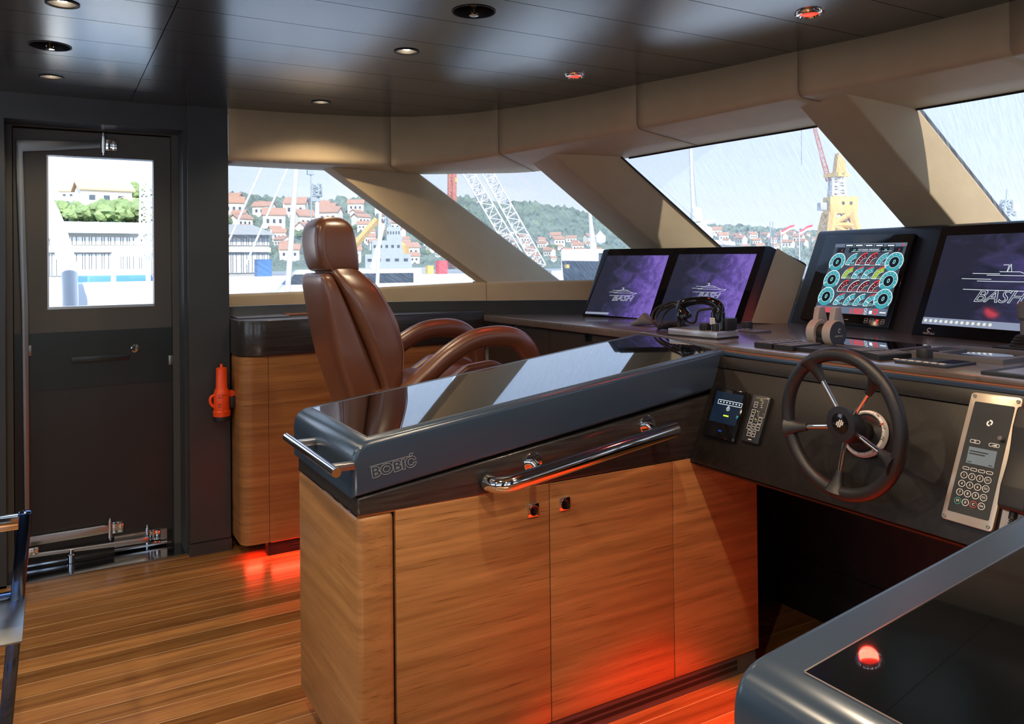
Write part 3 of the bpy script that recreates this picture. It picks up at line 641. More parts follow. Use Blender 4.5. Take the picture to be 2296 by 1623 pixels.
# ---------------------------------------------------------------- chart consoles either side of the helm
def console(mirror):
    mm = (lambda p: mir(p)) if mirror else (lambda p: V(p))
    lab = 'dark chart console in the near right corner, its glass top seen from above' if mirror else 'teak chart console with two doors, tilted dark glass top and grab rail'
    t = thing('chart_console', lab, 'console', mm((1.3, 2.25, 0)), 'chart consoles beside the helm')
    def bx(mb, x0, x1, y0, y1, z0, z1, r=0):
        if mirror: y0, y1 = 2.6-y1, 2.6-y0
        mb.bx(x0, x1, y0, y1, z0, z1, r=r, seg=3)
    YN, YF = 1.968, 2.535
    mb = MB(); bx(mb, .74, 2.11, YN+.006, YF-.03, .0, .072); k = mb.build('plinth', 'doorframe', t, smooth=False)
    mb = MB()
    for z in (.026, .046): bx(mb, 1.10, 2.02, YN+.004, YN+.010, z-.0055, z+.0055)
    mb.build('vent_slot', 'black', k, smooth=False)
    mb = MB(); bx(mb, .70, 2.12, YN+.02, YF, .07, .768); mb.build('carcass', 'black', t, smooth=False)
    mb = MB(); bx(mb, .675, .7765, YN, YF, .07, .768, r=.016); c = mb.build('end_panel', 'teak_end', t)
    mb = MB(); f = Fr(mm((.691, YN+.016, 0)), (1, 0, 0), (0, 1, 0))
    for a, b, nm_ in ((.7805, 1.2605, 'door'), (1.2635, 1.7355, 'door'), (1.7385, 2.12, 'fixed_panel')):
        mb = MB(); bx(mb, a, b, YN, YN+.019, .07, .768, r=.0012); d = mb.build(nm_, 'teak', t)
        if nm_ == 'door':
            x = 1.203 if a < 1 else 1.312
            z = on(1193, 1143, y=YN).z if a < 1 else on(1271, 1127, y=YN).z
            fr = Fr(mm((x, YN, z)), (1, 0, 0), (0, 0, 1), (0, 1 if mirror else -1, 0))
            mb = MB(); sq = rpoly([(-.019, -.019, .002), (.019, -.019, .002), (.019, .019, .002), (-.019, .019, .002)], 3)
            mb.box((0, 0, .003), (.038, .038, .008), fr, r=.0015); mb.build('latch_plate', 'chrome', d); h = d
            mb = MB(); mb.lathe([(0, .0085), (.011, .0085), (.0145, .0095), (.0155, .008), (.0155, .0)], fr, 28); mb.build('latch_cup', 'blackgloss', h)
            mb = MB(); mb.lathe([(.0135, .0075), (.0135, .0105), (.0155, .0105), (.0155, .0075)], fr, 28); mb.build('latch_ring', 'chrome', h)
    band = [(.676, .77), (2.11, .77), (2.11, .995), (.676, .8165)]
    mb = MB(); mb.prism([mm((x, YN+.0005, z)) for x, z in band], mm((0, YF-YN-.001, 0))-mm((0, 0, 0)), r=.006); mb.build('dark_band', 'darkwood', t)
    mb = MB(); bx(mb, .676, 2.12, YN+.003, YF-.003, .767, .771); mb.build('shadow_gap', 'chrome' if not mirror else 'black', t, smooth=False)
    # tilted lacquered top with rounded end
    y0, y1 = 1.962, 2.542
    top = rpoly([(.662, .8185), (2.05, 1.0035), (2.05, 1.124), (.662, .9575, .058)], 8)
    mb = MB(); mb.prism([mm((x, y0, z)) for x, z in top], mm((0, y1-y0, 0))-mm((0, 0, 0)), r=.014, seg=4); tp = mb.build('tilted_top', 'graymetal', t)
    u = V((1, 0, .12)).normalized(); f = Fr(mm((.7, y0, .962)), u, (0, 1, 0)); s = -1 if mirror else 1
    a0, a1, b0, b1 = .016, 1.345, (.062 if mirror else .040), .542
    mb = MB(); mb.box(((a0+a1)/2, s*(b0+b1)/2, -.004), (a1-a0, b1-b0, .0105), f); mb.build('chart_glass', 'tableglass', t, smooth=False)
    mb = MB()
    for q in ((a0, a1, b0-.002, b0), (a0, a1, b1, b1+.002), (a0-.002, a0, b0, b1)): mb.box(((q[0]+q[1])/2, s*(q[2]+q[3])/2, -.0035), (q[1]-q[0], q[3]-q[2], .0112), f)
    mb.build('glass_edge', 'steel', t, smooth=False)
    if not mirror:
        # bar across the aft end
        mb = MB(); mb.tube([mm((.605, 2.395, .905)), mm((.605, 1.915, .905))], .0118, 20); h = mb.build('end_handle', 'chrome', t)
        for y in (2.29, 1.965): mb = MB(); bx(mb, .61, .665, y-.013, y+.013, .897, .914, r=.001); mb.build('handle_post', 'steel', h)
        # grab rail on the face towards the helm
        za = lambda x: .814+.137*(x-1.11)
        pts = [mm(p) for p in ((1.052, 1.955, .806), (1.060, 1.925, .806), (1.082, 1.902, .809), (1.115, 1.895, za(1.115)), (1.16, 1.895, za(1.16)))]
        mb = MB(); mb.tube(spline(pts, 4)+[mm((1.687, 1.895, za(1.687)))], .0235, 24); rl = mb.build('grab_rail', 'chrome', t)
        mb = MB(); mb.lathe([(0, 0), (.0240, 0), (.0240, .014), (.019, .016), (0, .016)], Fr(mm((1.052, 1.968, .806)), (1, 0, 0), (0, 0, 1), mm((0, -1, 0))-mm((0, 0, 0))), 24); mb.build('rail_foot', 'rubber', rl)
        for x, z in ((1.205, .838), (1.633, .900)):
            fr = Fr(mm((x, YN, z)), (1, 0, 0), (0, 0, 1), mm((0, -1, 0))-mm((0, 0, 0)))
            mb = MB(); mb.lathe([(.0, .0), (.031, 0), (.031, .004), (.029, .006), (0, .006)], fr, 32)
            mb.tube([fr(0, 0, .008), fr(-.008, za(x)-z, .068)], .0105, 16); mb.build('rosette', 'chrome', rl)
    if not mirror:
        f2 = Fr(mm((.775, y0, .885)), V((1, 0, .125)), (-.125, 0, 1), (0, -1, 0))
        text('maker_lettering', 'BOBI\u0106', .036, f2, 'engraved', tp, outline=.0009, bold=.0016, xs=1.20, c=.0003)
        mb = MB(); mb.box((-.012, .019, .0005), (.108, .0016, .0016), f2); mb.build('maker_line', 'engraved', tp)
    return t
con_l = console(False); con_r = console(True); con_r.location.y += .022

# ---------------------------------------------------------------- port cabinet with dark top, wing desk and helm desk
t = cab = thing('side_cabinet', 'teak cabinet with rounded corner under the port window', 'cabinet', (1.4, 4.1, 0))
def cabshape(x0, y0, x1, y1, r): return [V((x, y, 0)) for x, y in rpoly([(x1, y0), (x1, y1), (x0, y1), (x0, y0, r)], 14)]
mb = MB(); mb.prism([p+V((0, 0, .07)) for p in cabshape(.780, 3.945, .9095, 4.31, .13)], (0, 0, .905)); mb.build('rounded_end', 'teak_far', t)
mb = MB(); mb.bx(.9115, 1.49, 3.945, 4.0, .07, .975); mb.build('door', 'teak_far', t)
mb = MB(); mb.bx(1.493, 2.10, 3.945, 4.0, .07, .975); mb.build('door', 'teak_far', t)
mb = MB(); mb.bx(.905, 2.10, 3.96, 4.02, .0, .07); k = mb.build('plinth', 'dash', t)
mb = MB()
for z in (.022, .036, .050): mb.bx(1.015, 1.2, 3.957, 3.962, z-.004, z+.004, r=.003)
mb.build('vent_slot', 'black', k)
mb = MB(); mb.bx(.911, 2.1, 4.0, 4.31, .07, .97); mb.build('carcass', 'black', t)
mb = MB()
q = rpoly([(2.095, 3.93), (2.095, 4.215), (1.70, 4.215), (1.24, 4.325), (.772, 4.325), (.772, 3.93, .14)], 14)
mb.prism([V((x, y, .977)) for x, y in q], (0, 0, .175), r=.006); mb.build('worktop', 'darkwood', t)
# papers lying on it
mb = MB(); a = [on(*p, z=1.153) for p in ((528, 712), (640, 707), (636, 704.5), (546, 707))]
mb.bx(.80, 1.06, 4.10, 4.29, 1.153, 1.158, r=.001); o = mb.build('document_folder', 'grayplastic'); tag(o, 'flat gray document folder lying on the port worktop', 'folder')
mb = MB(); mb.bx(1.07, 1.32, 4.22, 4.31, 1.153, 1.1605, r=.001); o = mb.build('wooden_ruler_box', 'copper'); tag(o, 'thin brown wooden box beside the flat gray folder', 'box')

# wing desk joining the worktop to the helm desk
t = thing('wing_desk', 'black wenge desk with two notched drawers behind the chair', 'desk', (2.5, 3.2, 0))
mb = MB(); q = [(2.093, 2.56), (2.55, 2.56), (2.95, 2.56), (2.93, 3.0), (2.60, 3.52), (2.13, 3.925), (2.093, 3.925)]
mb.prism([V((x, y, 1.095)) for x, y in q], (0, 0, .035), r=.003); mb.build('desktop', 'desk', t)
mb = MB(); mb.bx(2.125, 2.6, 2.56, 3.45, .0, 1.09); mb.build('carcass', 'black', t)
for a, b in ((3.275, 3.90), (2.56, 3.271)):
    yc = (a+b)/2+.03; w = .028
    mb = MB(); f = Fr((2.108, 0, 0), (0, 1, 0), (0, 0, 1), (1, 0, 0))
    o_ = [(a, .75), (b, .75), (b, 1.088), (yc+w, 1.088), (yc+w, 1.055), (yc-w, 1.055), (yc-w, 1.088), (a, 1.088)]
    mb.prism([f(u, v) for u, v in o_], (.018, 0, 0)); mb.build('drawer', 'darkwood', t, smooth=False)
mb = MB(); mb.bx(2.108, 2.125, 2.56, 3.9, .07, .747); mb.build('lower_panel', 'darkwood', t)

HZ = 1.13
t = thing('helm_desk', 'long dark helm desk with sloping front panel between the chart consoles', 'desk', (2.3, 1.3, 0))
half = [(2.09, 2.557), (2.03, 2.25), (1.985, 2.0), (1.968, 1.85), (1.962, 1.3)]
back = [(3.05, 2.557), (3.14, 1.9), (3.16, 1.3)]
pl = half+[tuple(mir(p+(0,)))[:2] for p in half[-2::-1]] + [tuple(mir(p+(0,)))[:2] for p in back] + back[-2::-1]
mb = MB(); mb.prism([V((x, y, HZ-.014)) for x, y in pl], (0, 0, .014), r=.0025); mb.build('desktop', 'desk', t)
mb = MB(); mb.prism([V((x-.004 if x < 2.3 else x, y, HZ-.0175)) for x, y in pl], (0, 0, .0035)); mb.build('desk_lipping', 'copper', t)
mb = MB(); mb.prism([V((x-.014 if x < 2.3 else x, y, HZ-.032)) for x, y in pl], (0, 0, .0145), r=.003); mb.build('ledge', 'graymetal', t)
PN = V((-(.767-1.127), 0, 1.81-1.964)); PN = V((-.9195, 0, .3932)).normalized(); PP = V((1.964, 1.6, 1.127))
PF = Fr((1.964, 1.3, 1.127), (0, -1, 0), (.3932, 0, .9195), PN)     # helm panel: a to starboard, b upwards, c towards the helmsman
mb = MB(); mb.box((0, -.052, -.006), (1.335, .040, .014), PF, r=.001); mb.build('fascia', 'dash', t)
mb = MB(); mb.box((0, -.235, -.010), (1.335, .322, .016), PF, r=.002); mb.build('front_panel', 'dash', t)
mb = MB()
mb.prism([V((1.815, .632, .757)), V((1.845, .632, .740)), V((2.10, .632, .80)), V((2.10, .632, 1.09)), V((1.96, .632, 1.09)), V((1.825, .632, .757))], (0, 1.336, 0)); mb.build('under_panel', 'black', t, smooth=False)
mb = MB(); mb.bx(2.60, 2.63, .06, 2.54, 0, 1.09)
for z in (.2, .45, .7): mb.bx(2.592, 2.60, .06, 2.54, z, z+.02)
mb.build('kneehole_back', 'black', t, smooth=False)
for y in (2.53, .05): mb = MB(); mb.bx(2.13, 2.61, y, y+.02, 0, 1.09); mb.build('kneehole_side', 'black', t, smooth=False)

# ---------------------------------------------------------------- chair
CA = math.radians(-1); t = thing('helm_chair', 'brown leather helm chair with tall headrest and looped arms', 'chair', (1.2, 3.17, 0))
CFr = Fr((1.2, 3.17, 0), (math.cos(CA), math.sin(CA), 0), (-math.sin(CA), math.cos(CA), 0), (0, 0, 1))
def slab(pts, y0, y1, r, name, parent, m='leather', n=6, taper=None, seg=5, puff=0):
    """side outline in the chair's own x-z plane, swept across and heavily rounded"""
    q = rpoly(pts, n); mb = MB(); mb.prism([CFr(x, y0, z) for x, z in q], CFr.v*(y1-y0), r=r, seg=seg); return mb.build(name, m, parent)
def soft(secs, name, n, k=5, m='leather'):
    o = loft(dense(secs, k), CFr, n).build(name, m, t)
    return o
soft([(.80, -.170, -.02, .168), (.88, -.190, -.035, .178), (1.02, -.236, -.090, .182), (1.10, -.256, -.122, .182), (1.20, -.275, -.164, .180), (1.31, -.292, -.216, .176), (1.36, -.298, -.240, .164), (1.378, -.292, -.252, .150), (1.385, -.282, -.258, .134)], 'back_shell', 5.5)
bc = soft([(.862, -.08, -.02, .185), (.875, -.07, .010, .203), (.93, -.07, .030, .210), (1.0, -.095, .042, .214), (1.065, -.12, .045, .216), (1.13, -.147, .033, .216), (1.20, -.178, .012, .213), (1.26, -.202, -.018, .205), (1.32, -.227, -.054, .188), (1.365, -.247, -.092, .160), (1.39, -.258, -.117, .138), (1.402, -.262, -.132, .128)], 'back_cushion', 4)
hd = soft([(1.392, -.262, -.128, .122), (1.402, -.282, -.124, .128), (1.44, -.298, -.126, .132), (1.50, -.308, -.134, .133), (1.555, -.306, -.145, .130), (1.585, -.295, -.163, .119), (1.603, -.277, -.188, .099), (1.611, -.257, -.216, .07)], 'headrest', 5.5)
mb = MB()
mb.tube(spline([CFr(-0.244, -0.1265, 1.399), CFr(-0.268, -0.1322, 1.44), CFr(-0.278, -0.1332, 1.50), CFr(-0.276, -0.1302, 1.55), CFr(-0.268, -0.1195, 1.583)], 6), .0014, 6)
mb.tube(spline([CFr(-0.134, -0.1120, 1.399), CFr(-0.162, -0.1265, 1.3985), CFr(-0.212, -0.1268, 1.398), CFr(-0.247, -0.1250, 1.397)], 6), .0016, 6)
mb.build('headrest_seam', 'stitch', hd)
mb = MB(); mb.tube(spline([CFr(.014, -.2105, .99), CFr(0.016, -.2135, 1.065), CFr(0.004, -.2135, 1.13), CFr(-0.017, -0.2145, 1.20), CFr(-0.076, -0.1895, 1.32), CFr(-0.110, -0.1610, 1.365)], 8), .0018, 6); mb.build('piping', 'stitch', bc)
seat = [(-.10, .80, .03), (.50, .80, .05), (.585, .855, .05), (.54, .935, .06), (.36, .955, .1), (.0, .93, .05), (-.10, .92, .03)]
slab(seat, -.235, .235, .045, 'seat', t)
for s, nm_ in ((-1, 'near'), (1, 'far')):
    y = .225*s; z0 = .90
    bol = [(.14, .90, .03), (.30, .995, .08), (.42, 1.008, .08), (.52, .96, .05), (.55, .87, .03), (.14, .86, .03)]
    slab(bol, y-.05*s if s > 0 else y-.0, (y if s > 0 else y+.05), .02, 'seat_bolster', t)
    ya = .268*s
    P = [(-.05, .85), (.0, .905), (.09, .975), (.19, 1.050), (.30, 1.103), (.41, 1.114), (.50, 1.096), (.56, 1.04), (.585, .965), (.57, .88), (.53, .83)]
    rad = [.040, .040, .041, .042, .043, .044, .044, .043, .042, .041, .040]
    path = spline([CFr(x, ya, z) for x, z in P], 6); rr = [rad[min(int(i/6), 10)] for i in range(len(path))]
    mb = MB(); mb.tube(path, rr, 24, flat=.86); ar = mb.build('armrest', 'leather', t)
    mb = MB(); sp2 = spline([CFr(x*.985, ya-.034*1, z+.016) for x, z in P[1:-2]], 8); mb.tube(sp2, .0016, 6); mb.build('armrest_stitching', 'stitch', ar)
mb = MB(); mb.lathe([(0, .012), (.22, .012), (.23, .02), (.22, .03), (.07, .05), (.055, .07), (.055, .74), (.10, .76), (.12, .80), (0, .80)], CFr.at(.18, 0, 0), 40); mb.build('pedestal', 'steeldark', t)
mb = MB(); mb.lathe([(0, 0), (.24, 0), (.24, .012), (0, .012)], CFr.at(.18, 0, 0), 40); mb.build('base_plate', 'steel', t)
mb = MB(); mb.tube([CFr(.56, -.20, .33), CFr(.56, .20, .33)], .014, 12); mb.tube([CFr(.20, -.1, .36), CFr(.56, -.1, .33)], .014, 12); mb.tube([CFr(.20, .1, .36), CFr(.56, .1, .33)], .014, 12); mb.build('foot_rest', 'chrome', t)
mb = MB(); mb.box((.53, -.268, .905), (.012, .05, .11), CFr); mb.build('arm_bracket', 'chrome', t)

# ---------------------------------------------------------------- orange signal torch on the pillar
p = on(497, 880, y=4.10); FY = 4.10
t = thing('signal_torch', 'orange signal torch with black base clipped to the dark pillar', 'torch', (p.x, FY, .60))
k = 1777/4.15; f = Fr((p.x, FY, 0), (1, 0, 0), (0, 1, 0))
zz = lambda py: on(497, py, y=FY).z
mb = MB(); mb.lathe([(0, zz(932)), (.041, zz(932)), (.042, zz(921)), (.038, zz(919)), (.037, zz(880)), (.035, zz(876)), (.027, zz(869)), (.0255, zz(825)), (.022, zz(824)), (.0075, zz(823)), (.006, zz(816)), (0, zz(815))], f, 32); b = mb.build('body', 'orange', t)
mb = MB(); mb.lathe([(0, zz(943)), (.038, zz(943)), (.041, zz(941)), (.041, zz(932)), (0, zz(932))], f, 32); mb.build('base_cap', 'rubber', t)
mb = MB(); mb.tube(spline([(p.x-.030, FY, zz(884)), (p.x-.050, FY, zz(888)), (p.x-.054, FY, zz(897)), (p.x-.047, FY, zz(906)), (p.x-.033, FY, zz(911))], 5), .007, 10); mb.build('carry_loop', 'orange', t)
mb = MB(); mb.lathe([(0, -.012), (.016, -.012), (.016, .012), (0, .012)], Fr((p.x+.045, FY, zz(883)), (1, 0, 0), (0, 0, 1)), 20); mb.build('switch', 'orange', t)
mb = MB(); mb.bx(p.x+.036, p.x+.062, FY-.03, 4.16, zz(914), zz(890), r=.003); mb.build('wall_bracket', 'rubber', t)
mb = MB(); mb.bx(p.x-.02, p.x+.045, FY+.025, 4.16, zz(908), zz(896)); mb.build('mounting_arm', 'rubber', t)
f3 = Fr((p.x-.004, FY-.0385, zz(884)), (1, 0, 0), (0, 0, 1), (0, -1, 0)); text('torch_lettering', 'SEA SIGNAL', .0085, f3, 'inkblack', b)
mb = MB()
for i, z in enumerate((889, 904, 909)): mb.rect(Fr((p.x-.015, FY-.039, zz(z)), (1, 0, 0), (0, 0, 1), (0, -1, 0)), -.010, .012-.004*i, -.0012, .0012)
mb.build('torch_print', 'inkblack', b, fix=False)

# ---------------------------------------------------------------- chrome stand at the left edge
t = thing('chrome_stand', 'blue-tinted chrome stand with a shelf, cut by the left edge', 'stand', (-.2, 2.6, 0))
A, B, Cc = on(57, 1148, y=2.6), on(36, 1340, y=2.6), on(13, 1623, y=2.6)
dv = (Cc-A).normalized(); foot = Cc + dv*((Cc.z)/-dv.z)
L_ = (foot-A).length; f = Fr(A, (-dv.z, 0, dv.x), dv)
for k in (0, 1):
    o_ = V((-.60*k, 0, 0)); mb = MB(); g_ = Fr(A+o_, f.u, f.v, f.n); mb.box((0, L_/2-.004, 0), (.034, L_, .03), g_, r=.006, seg=3); mb.build('leg', 'bluechrome', t)
z = A.z-.02; mb = MB(); mb.bx(A.x-.60, A.x-.015, 2.585, 2.615, z-.022, z+.018, r=.003); mb.build('top_rail', 'chrome', t)
mb = MB(); mb.bx(A.x-.66, A.x+.0, 2.30, 2.62, B.z-.008, B.z-.002, r=.002); mb.build('glass_shelf', 'steeldark', t)
mb = MB(); mb.bx(A.x-.66, A.x-.01, 2.60, 2.63, B.z-.002, B.z+.012, r=.003); mb.build('shelf_rail', 'bluechrome', t)

# red night lighting in the plinths
def redstrip(parent, x0, x1, y, z, ny, energy, sx):
    mb = MB(); mb.bx(x0, x1, y-.004, y+.004, z-.0022, z+.0022); mb.build('led_strip', 'redled', parent, smooth=False)
    l = bpy.data.lights.new('led_light', 'AREA'); l.shape = 'RECTANGLE'; l.size = x1-x0; l.size_y = .02; l.energy = energy; l.color = (1, .035, .015)
    lo = bpy.data.objects.new('led_light', l); col.objects.link(lo); lo.parent = parent
    lo.location = V(((x0+x1)/2, y+ny*.012, z))-worldloc(parent); lo.rotation_euler = V((0, ny, -.9)).to_track_quat('-Z', 'Y').to_euler()
redstrip(con_r, 1.30, 2.05, .606, .055, 1, 3, .9)
redstrip(con_l, .80, 2.0, 2.513, .058, 1, 2.0, 1)
redstrip(cab, .815, .895, 4.03, .0672, -1, .5, 1)
redstrip(cab, .92, 1.9, 3.956, .0672, -1, 3.0, 1)
for y in (.95, 1.42):
    hd_ = thing('red_floor_lamp', 'red courtesy lamp under the helm desk', 'floor lamp', (1.93, y, .752), 'red lamps under the helm desk')
    mb = MB(); mb.lathe([(0, 0), (.022, 0), (.024, .006), (0, .006)], Fr((1.93, y, .752), (1, 0, 0), (0, 1, 0)), 24); mb.build('red_lens', 'redlens', hd_)
    l = bpy.data.lights.new('lamp_light', 'SPOT'); l.energy = 75; l.color = (1, .035, .015); l.spot_size = math.radians(78); l.spot_blend = .35; l.shadow_soft_size = .03
    lo = bpy.data.objects.new('lamp_light', l); col.objects.link(lo); lo.parent = hd_; lo.location = (0, 0, -.01); lo.rotation_euler = V((-.38, .12, -1)).to_track_quat('-Z', 'Y').to_euler()

# ---------------------------------------------------------------- screen housings
def AB(fr, px, py): a, b, c = fr.inv(onp(px, py, fr.o, fr.n)); return a, b
def quad_ab(fr, pts): return [AB(fr, *p) for p in pts]
# left pair of screens
u = V((.32707, -.945, 0)).normalized(); fw = V((.945, .32707, 0)); ph = math.radians(30)
LF = Fr((2.442, 3.468, HZ), u, fw*math.sin(ph)+V((0, 0, math.cos(ph))))
t = thing('screen_housing', 'dark wedge housing with tan side holding the left pair of screens', 'screen housing', LF(.45, 0, 0))
aR, bT = AB(LF, 1733, 548); aB = AB(LF, 1682, 725)[0]; aR = (aR+aB)/2
def side(fr, px, py, a): q = onp(px, py, fr(a, 0, 0), fr.u); return q
fwL = V((-LF.n.x, -LF.n.y, 0)).normalized(); SN = (LF.u-fwL*.95).normalized()      # the tan side splays outwards
def side(fr, px, py, a): return onp(px, py, fr(a, 0, 0), SN)
pt, pb = side(LF, 1814, 589, aR), side(LF, 1771, 727, aR); pb.z = HZ
def house(t, fr, a0, a1, bT, pt, pb, tan):
    A, B = fr(a0, 0, 0), fr(a0, bT, 0); off = fr.u*(a0-a1)
    o = rpoly([(0, 0), (0, 1)], 1)
    fx = lambda p: (p-fr.o).dot(V((-fr.n.x, -fr.n.y, 0)).normalized()); back = V((-fr.n.x, -fr.n.y, 0)).normalized()
    base = fr(a0, 0, 0)
    pts = rpoly([(0, 0), (fx(fr(0, bT)), fr(0, bT).z-fr.o.z, .03), (fx(pt), pt.z-fr.o.z), (fx(pb), 0)], 6)
    mb = MB(); mb.prism([base+back*x+V((0, 0, z)) for x, z in pts], fr.u*(a1-a0), r=.006); return mb.build('housing_shell', 'housing', t), back, fx
fl = [LF(-.004, 0), LF(-.004, bT), LF(-.004, bT)+fwL*.10-V((0, 0, .05)), LF(-.004, 0)+fwL*.32]; frr = [LF(aR, 0), LF(aR, bT), pt, pb]
b_ = bmesh.new(); A_ = [b_.verts.new(p) for p in fl]; B_ = [b_.verts.new(p) for p in frr]
b_.faces.new(A_); b_.faces.new(B_[::-1])
for k in range(4): b_.faces.new((A_[k], B_[k], B_[(k+1) % 4], A_[(k+1) % 4]))
bmesh.ops.recalc_face_normals(b_, faces=b_.faces[:])
es = [e for e in b_.edges if not (e.verts[0].co.z < HZ+.01 and e.verts[1].co.z < HZ+.01)]
bmesh.ops.bevel(b_, geom=es, offset=.014, segments=4, profile=.5, affect='EDGES', clamp_overlap=True)
mb = MB(); mb.merge(b_); mb.build('housing_shell', 'housing', t)
tp = [side(LF, *q, aR) for q in ((1742, 556), (1806, 596), (1765, 726), (1684, 724))]
mb = MB(); mb.prism([p+SN*.0005 for p in tp], SN*.004, r=.001); mb.build('side_panel', 'tan', t)
def screen(t, fr, glass, disp, name='screen', c=.004, m='nebula', label=None):
    g = quad_ab(fr, glass); d = quad_ab(fr, disp)
    mb = MB(); mb.prism([fr(a, b, .0005) for a, b in g], fr.n*c, r=.0008, seg=1); s = mb.build(name, 'screenglass', t)
    mb = MB(); mb.face([fr(a, b, c+.0011) for a, b in d], [(0, 1), (1, 1), (1, 0), (0, 0)]); mb.build('display', m, s, fix=False); return s, d
G1 = [(1367, 559), (1514.5, 557), (1456, 722.5), (1306.5, 709)]; D1 = [(1362.5, 574), (1501, 573.5), (1455.5, 716), (1312, 704.5)]
s1, d1 = screen(t, LF, G1, D1)
G2 = [(1517, 557), (1716, 552.5), (1660, 726), (1458, 722.5)]; D2 = [(1523.5, 571), (1698, 570.5), (1644, 726), (1472, 718.5)]
s2, d2 = screen(t, LF, G2, D2)
def yacht(fr, par, o, k, c, m='g_white', w=.0009, word=True, wsize=.030):
    """outline yacht drawing: speed lines, deck house and mast"""
    mb = MB(); P = lambda x, y: (o[0]+x*k, o[1]+y*k)
    segs = [((-.62, .20), (-.12, .195)), ((-.35, .17), (.42, .165)), ((-.80, .10), (-.25, .095)), ((-.50, .06), (.92, .055)), ((-.72, -.10), (.55, -.105)),
            ((.92, .055), (.55, -.105)), ((-.14, .235), (.22, .235)), ((.22, .235), (.40, .165)), ((.42, .165), (.66, .055)),
            ((-.10, .36), (.0, .36)), ((.0, .36), (-.01, .24)), ((-.0, .24), (.03, .375)), ((.03, .375), (.07, .24))]
    for p, q in segs: mb.line(fr, P(*p), P(*q), w, c)
    mb.build('yacht_drawing', m, par, fix=False)
    if word: text('screen_lettering', 'BASH', wsize, Fr(fr(*P(.10, -.27), c), fr.u, fr.v, fr.n), m, par, shear=.35, outline=.00035, xs=1.15, c=.0003)
mid = lambda d: ((d[0][0]+d[2][0])/2, (d[0][1]+d[2][1])/2)
yacht(LF, s2, AB(LF, 1587, 652), .105, .0060, wsize=.040); yacht(LF, s1, AB(LF, 1395, 660), .10, .0060, wsize=.044)
mb = MB(); a0, b0 = AB(LF, 1313, 704); a1, b1 = AB(LF, 1364, 709); mb.rect(LF, a0, a1, b0, b0+.012, .0058); mb.build('taskbar', 'g_task', s1, fix=False)

# right housing with the gauge screen and the large screen
u = V((-.1293, -.9916, 0)).normalized(); fw = V((.9916, -.1293, 0)); ph = math.radians(23)
RF = Fr((2.929, 2.512, HZ-.003), u, fw*math.sin(ph)+V((0, 0, math.cos(ph))))
t = thing('screen_housing', 'dark housing behind the steering wheel holding the gauge screen and the large screen', 'screen housing', RF(.9, 0, 0))
bT = AB(RF, 1838, 514)[1]; bk = V((fw.x, fw.y, 0))
p1 = RF(0, bT, 0)+bk*.10-V((0, 0, .05)); p2 = RF(0, 0, 0)+bk*.27
house(t, RF, .0, 1.62, bT, p1, p2, False)
g = quad_ab(RF, [(1862, 533), (2059.6, 528.4), (1999, 742), (1800.5, 720)])
gt = thing('gauge_screen', 'upright black touch screen full of round teal engine gauges', 'screen', RF(.3, 0, 0))
mb = MB(); mb.prism([RF(a, b, .001) for a, b in [(g[0][0], g[0][1]), (g[1][0], g[1][1]), (g[2][0], g[2][1]+.004), (g[3][0], g[3][1]+.004)]], RF.n*.022, r=.002); mb.build('bezel', 'blackgloss', gt)
GC = .0240                                                   # height of the drawn display over the housing face
GPF = Fr(RF(0, 0, GC), RF.u, RF.v, RF.n)
def gp(cx, cy): return AB(GPF, 1820+cx*.12938, 530+cy*.12938)
def gface(mb, pts, c): mb.face([RF(*gp(*p), c) for p in pts])
mb = MB(); gface(mb, [(420, 132), (1665, 105), (1290, 1385), (40, 1300)], GC); mb.build('display', 'g_bg', gt, fix=False)
KR = abs(gp(580, 447)[0]-gp(443, 447)[0])*.95                     # radius of a large gauge
mb = MB(); gface(mb, [(420, 132), (1665, 105), (1648, 165), (403, 188)], GC+.0005); bar = mb.build('menu_bar', 'g_bar', gt, fix=False)
for x0 in (590, 760, 930, 1110, 1310):
    mb = MB(); gface(mb, [(x0, 138), (x0+150, 135), (x0+135, 178), (x0-15, 180)], GC+.0009); mb.build('menu_tab', 'g_dark', bar, fix=False)
    mb = MB(); gface(mb, [(x0+15, 150), (x0+128, 148), (x0+124, 166), (x0+10, 168)], GC+.0013); mb.build('menu_text', 'g_white', bar, fix=False)
mb = MB(); gface(mb, [(1575, 165), (1612, 164), (1596, 115)], GC+.0014); mb.build('warning_mark', 'g_red', bar, fix=False)
mb = MB(); gface(mb, [(82, 1192), (1322, 1262), (1290, 1385), (40, 1300)], GC+.0005); bar = mb.build('alarm_bar', 'g_bar', gt, fix=False)
for i in range(4):
    y = 1216+i*24; x = 82-i*7; w = (360, 370, 460, 470)[i]
    for xx, w2, dy in ((x, w, 0), (670-i*4, 30, 32), (730-i*4, 110, 35), (845-i*4, 55, 40)):
        mb = MB(); gface(mb, [(xx, y+dy), (xx+w2, y+dy+w2*.055), (xx+w2-4, y+dy+w2*.055+15), (xx-4, y+dy+15)], GC+.0010); mb.build('alarm_text', 'g_red', bar, fix=False)
for c_ in ((940, 1275), (928, 1332)): mb = MB(); mb.ring(RF.at(*gp(*c_), 0), KR*.12, KR*.16, 0, 6.283, 16, GC+.0012); mb.build('scroll_key', 'g_white', bar, fix=False)
mb = MB(); gface(mb, [(1000, 1290), (1050, 1293), (1040, 1345), (990, 1342)], GC+.0012); mb.build('mute_key', 'g_white', bar, fix=False)
mb = MB(); gface(mb, [(1180, 1312), (1285, 1318), (1281, 1336), (1176, 1330)], GC+.0012); mb.build('menu_text', 'g_white', bar, fix=False)
mb = MB(); mb.ring(RF.at(*gp(1105, 1308), 0), KR*.16, KR*.30, 0, 6.283, 20, GC+.0012); mb.build('alarm_key', 'g_red', bar, fix=False)
